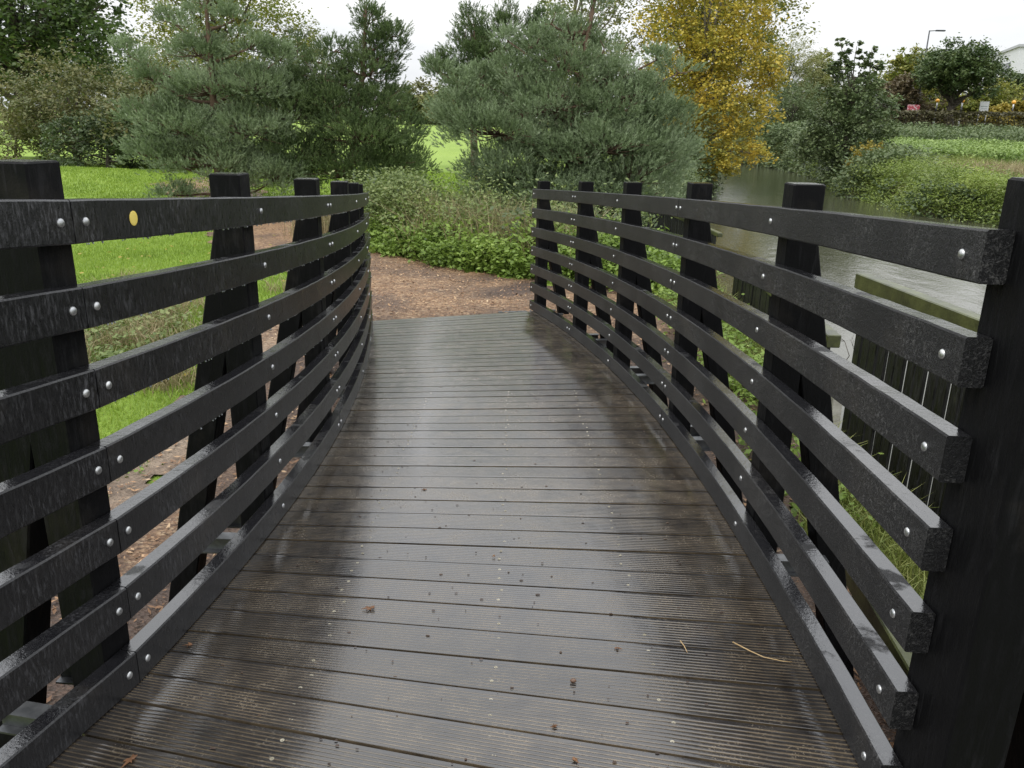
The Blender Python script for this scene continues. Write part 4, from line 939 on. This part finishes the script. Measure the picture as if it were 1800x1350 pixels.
dead_leaf(.115, 1.53, .011, .5, 'small brown leaf near the bottom centre of the deck')
dead_leaf(.155, 1.42, .012, 2, 'small tan leaf at the very bottom centre of the deck')
dead_leaf(-.05, 2.40, .009, .9, 'tiny dark leaf beside the middle screw line')
dead_leaf(.30, 1.86, .010, 2.9, 'little curled leaf beside the right screw line')
dead_leaf(-.85, 1.83, .012, .3, 'orange-brown bit of leaf against the left kerb')
dead_leaf(-.35, 3.0, .012, .3, 'brown speck of leaf on the left half of the deck, farther off')
b = MB(); an = np.linspace(-PI / 2, PI / 2, 6); z0 = deck_z(.17, 1.705)
b.tube([(.17 + .008 * math.sin(a), 1.705, z0 + .004) for a in an], [max(.001, .006 * math.cos(a)) for a in an], 8)
tag(b.build('pebble', mat_simple('brown_stone', (.12, .07, .045), (.2, .12, .08), 40, .5), None, True), 'small brown pebble right of the middle screw line', 'pebble')
def straw(pts, lab):
    b = MB(); b.tube([(x, y, deck_z(x, y) + z) for x, y, z in pts], np.linspace(.0018, .0009, len(pts)), 6)
    tag(b.build('straw', mat_simple('straw_tan', (.45, .3, .14), (.55, .4, .2), 30, .5), None, True), lab, 'straw')
straw([(.625, 1.90, .004), (.66, 1.855, .006), (.69, 1.83, .004), (.735, 1.815, .003), (.76, 1.812, .003)], 'long tan straw lying near the right kerb')
straw([(.48, 1.90, .004), (.485, 1.87, .006), (.488, 1.845, .003)], 'short tan straw lying left of the long one')
rr = np.random.default_rng(61); n = 420
dx = rr.uniform(-.8, .75, n); dy = 1.3 + 6 * rr.random(n) ** 1.3; V = []; F = []
base = np.array([(-1, -.6, 0), (1, -.5, 0), (.8, .7, 0), (-.7, .8, 0), (0, 0, .7)])
bf = np.array([(0, 1, 4), (1, 2, 4), (2, 3, 4), (3, 0, 4)])
c = 0
for x, y in zip(dx, dy):
    if not (xL(y) + .05 < x < xR(y) - .05): continue
    s = rr.uniform(.0015, .0045); V.append(base * s * np.array([rr.uniform(.7, 1.8), 1, 1]) + (x, y, deck_z(x, y))); F.append(bf + 5 * c); c += 1
tag(npmesh('grit', np.concatenate(V), [np.concatenate(F)], mat_simple('dark_grit', (.03, .02, .015), (.10, .06, .04), 20, .6)), 'specks of dirt and grit scattered over the wet deck', 'grit', kind='stuff')

# ------------------------------------------------------------ sky, light, camera
SUN_EL, SUN_AZ = math.radians(58), math.radians(-130)
w = bpy.data.worlds.new('World'); scene.world = w; w.use_nodes = True
nt = w.node_tree; nt.nodes.clear(); q = NT(nt)
out = q.n('ShaderNodeOutputWorld'); sky = q.n('ShaderNodeTexSky'); sky.sky_type = 'NISHITA'; sky.sun_disc = False
sky.sun_elevation = SUN_EL; sky.sun_rotation = SUN_AZ
tc = q.n('ShaderNodeTexCoord'); sp = q.n('ShaderNodeSeparateXYZ'); q.l(tc.outputs['Generated'], sp.inputs[0])
el = q.math('MAXIMUM', sp.outputs[2], 0.)
bright = q.ramp(el, [(0., .60), (.15, .72), (.5, 1.15), (1., 1.5)])   # overcast: brighter overhead
mp = q.n('ShaderNodeMapping'); mp.inputs['Scale'].default_value = (1, 1, 3.2); q.l(tc.outputs['Generated'], mp.inputs[0])
cl = q.noise(1.7, 6, .55, mp.outputs[0], .3)
cloud = q.ramp(cl, [(.34, (.80, .84, .90)), (.5, (.95, .97, 1.0)), (.62, (1.08, 1.08, 1.08))])
cl2 = q.mix(1., cloud, bright, 'MULTIPLY')
bgc = q.n('ShaderNodeBackground'); q.l(cl2, bgc.inputs[0]); bgc.inputs[1].default_value = 1.16
bgs = q.n('ShaderNodeBackground'); q.l(sky.outputs[0], bgs.inputs[0]); bgs.inputs[1].default_value = .05
mx = q.n('ShaderNodeMixShader'); mx.inputs[0].default_value = .92
q.l(bgs.outputs[0], mx.inputs[1]); q.l(bgc.outputs[0], mx.inputs[2]); q.l(mx.outputs[0], out.inputs[0])
sl_ = bpy.data.lights.new('sun', 'SUN'); sl_.energy = .9; sl_.angle = math.radians(30); sl_.color = (1, .97, .92)
so = bpy.data.objects.new('sun', sl_); COL.objects.link(so)
dirv = Vector((math.sin(SUN_AZ) * math.cos(SUN_EL), math.cos(SUN_AZ) * math.cos(SUN_EL), math.sin(SUN_EL)))
so.rotation_euler = dirv.to_track_quat('Z', 'Y').to_euler()

cam = bpy.data.cameras.new('camera'); co = bpy.data.objects.new('camera', cam); COL.objects.link(co); scene.camera = co
cam.sensor_width = 36; cam.lens = 1411 / 1800 * 36; cam.clip_start = .02; cam.clip_end = 2000
TH, RO = math.radians(17.793), math.radians(1.157)
fw = Vector((0, math.cos(TH), -math.sin(TH))); right = Vector((1, 0, 0)); up = right.cross(fw)
r_ = right * math.cos(RO) + up * math.sin(RO) * 1.0
u2 = -right * math.sin(RO) + up * math.cos(RO)
mat = Matrix((r_, u2, -fw)).transposed().to_4x4(); co.matrix_world = mat
scene.view_settings.view_transform = 'Standard'; scene.view_settings.look = 'None'; scene.view_settings.exposure = .45; scene.view_settings.gamma = 1
scene.cycles.max_bounces = 6; scene.cycles.diffuse_bounces = 3; scene.cycles.glossy_bounces = 3; scene.cycles.transmission_bounces = 3; scene.cycles.transparent_max_bounces = 4
scene.cycles.use_denoising = True
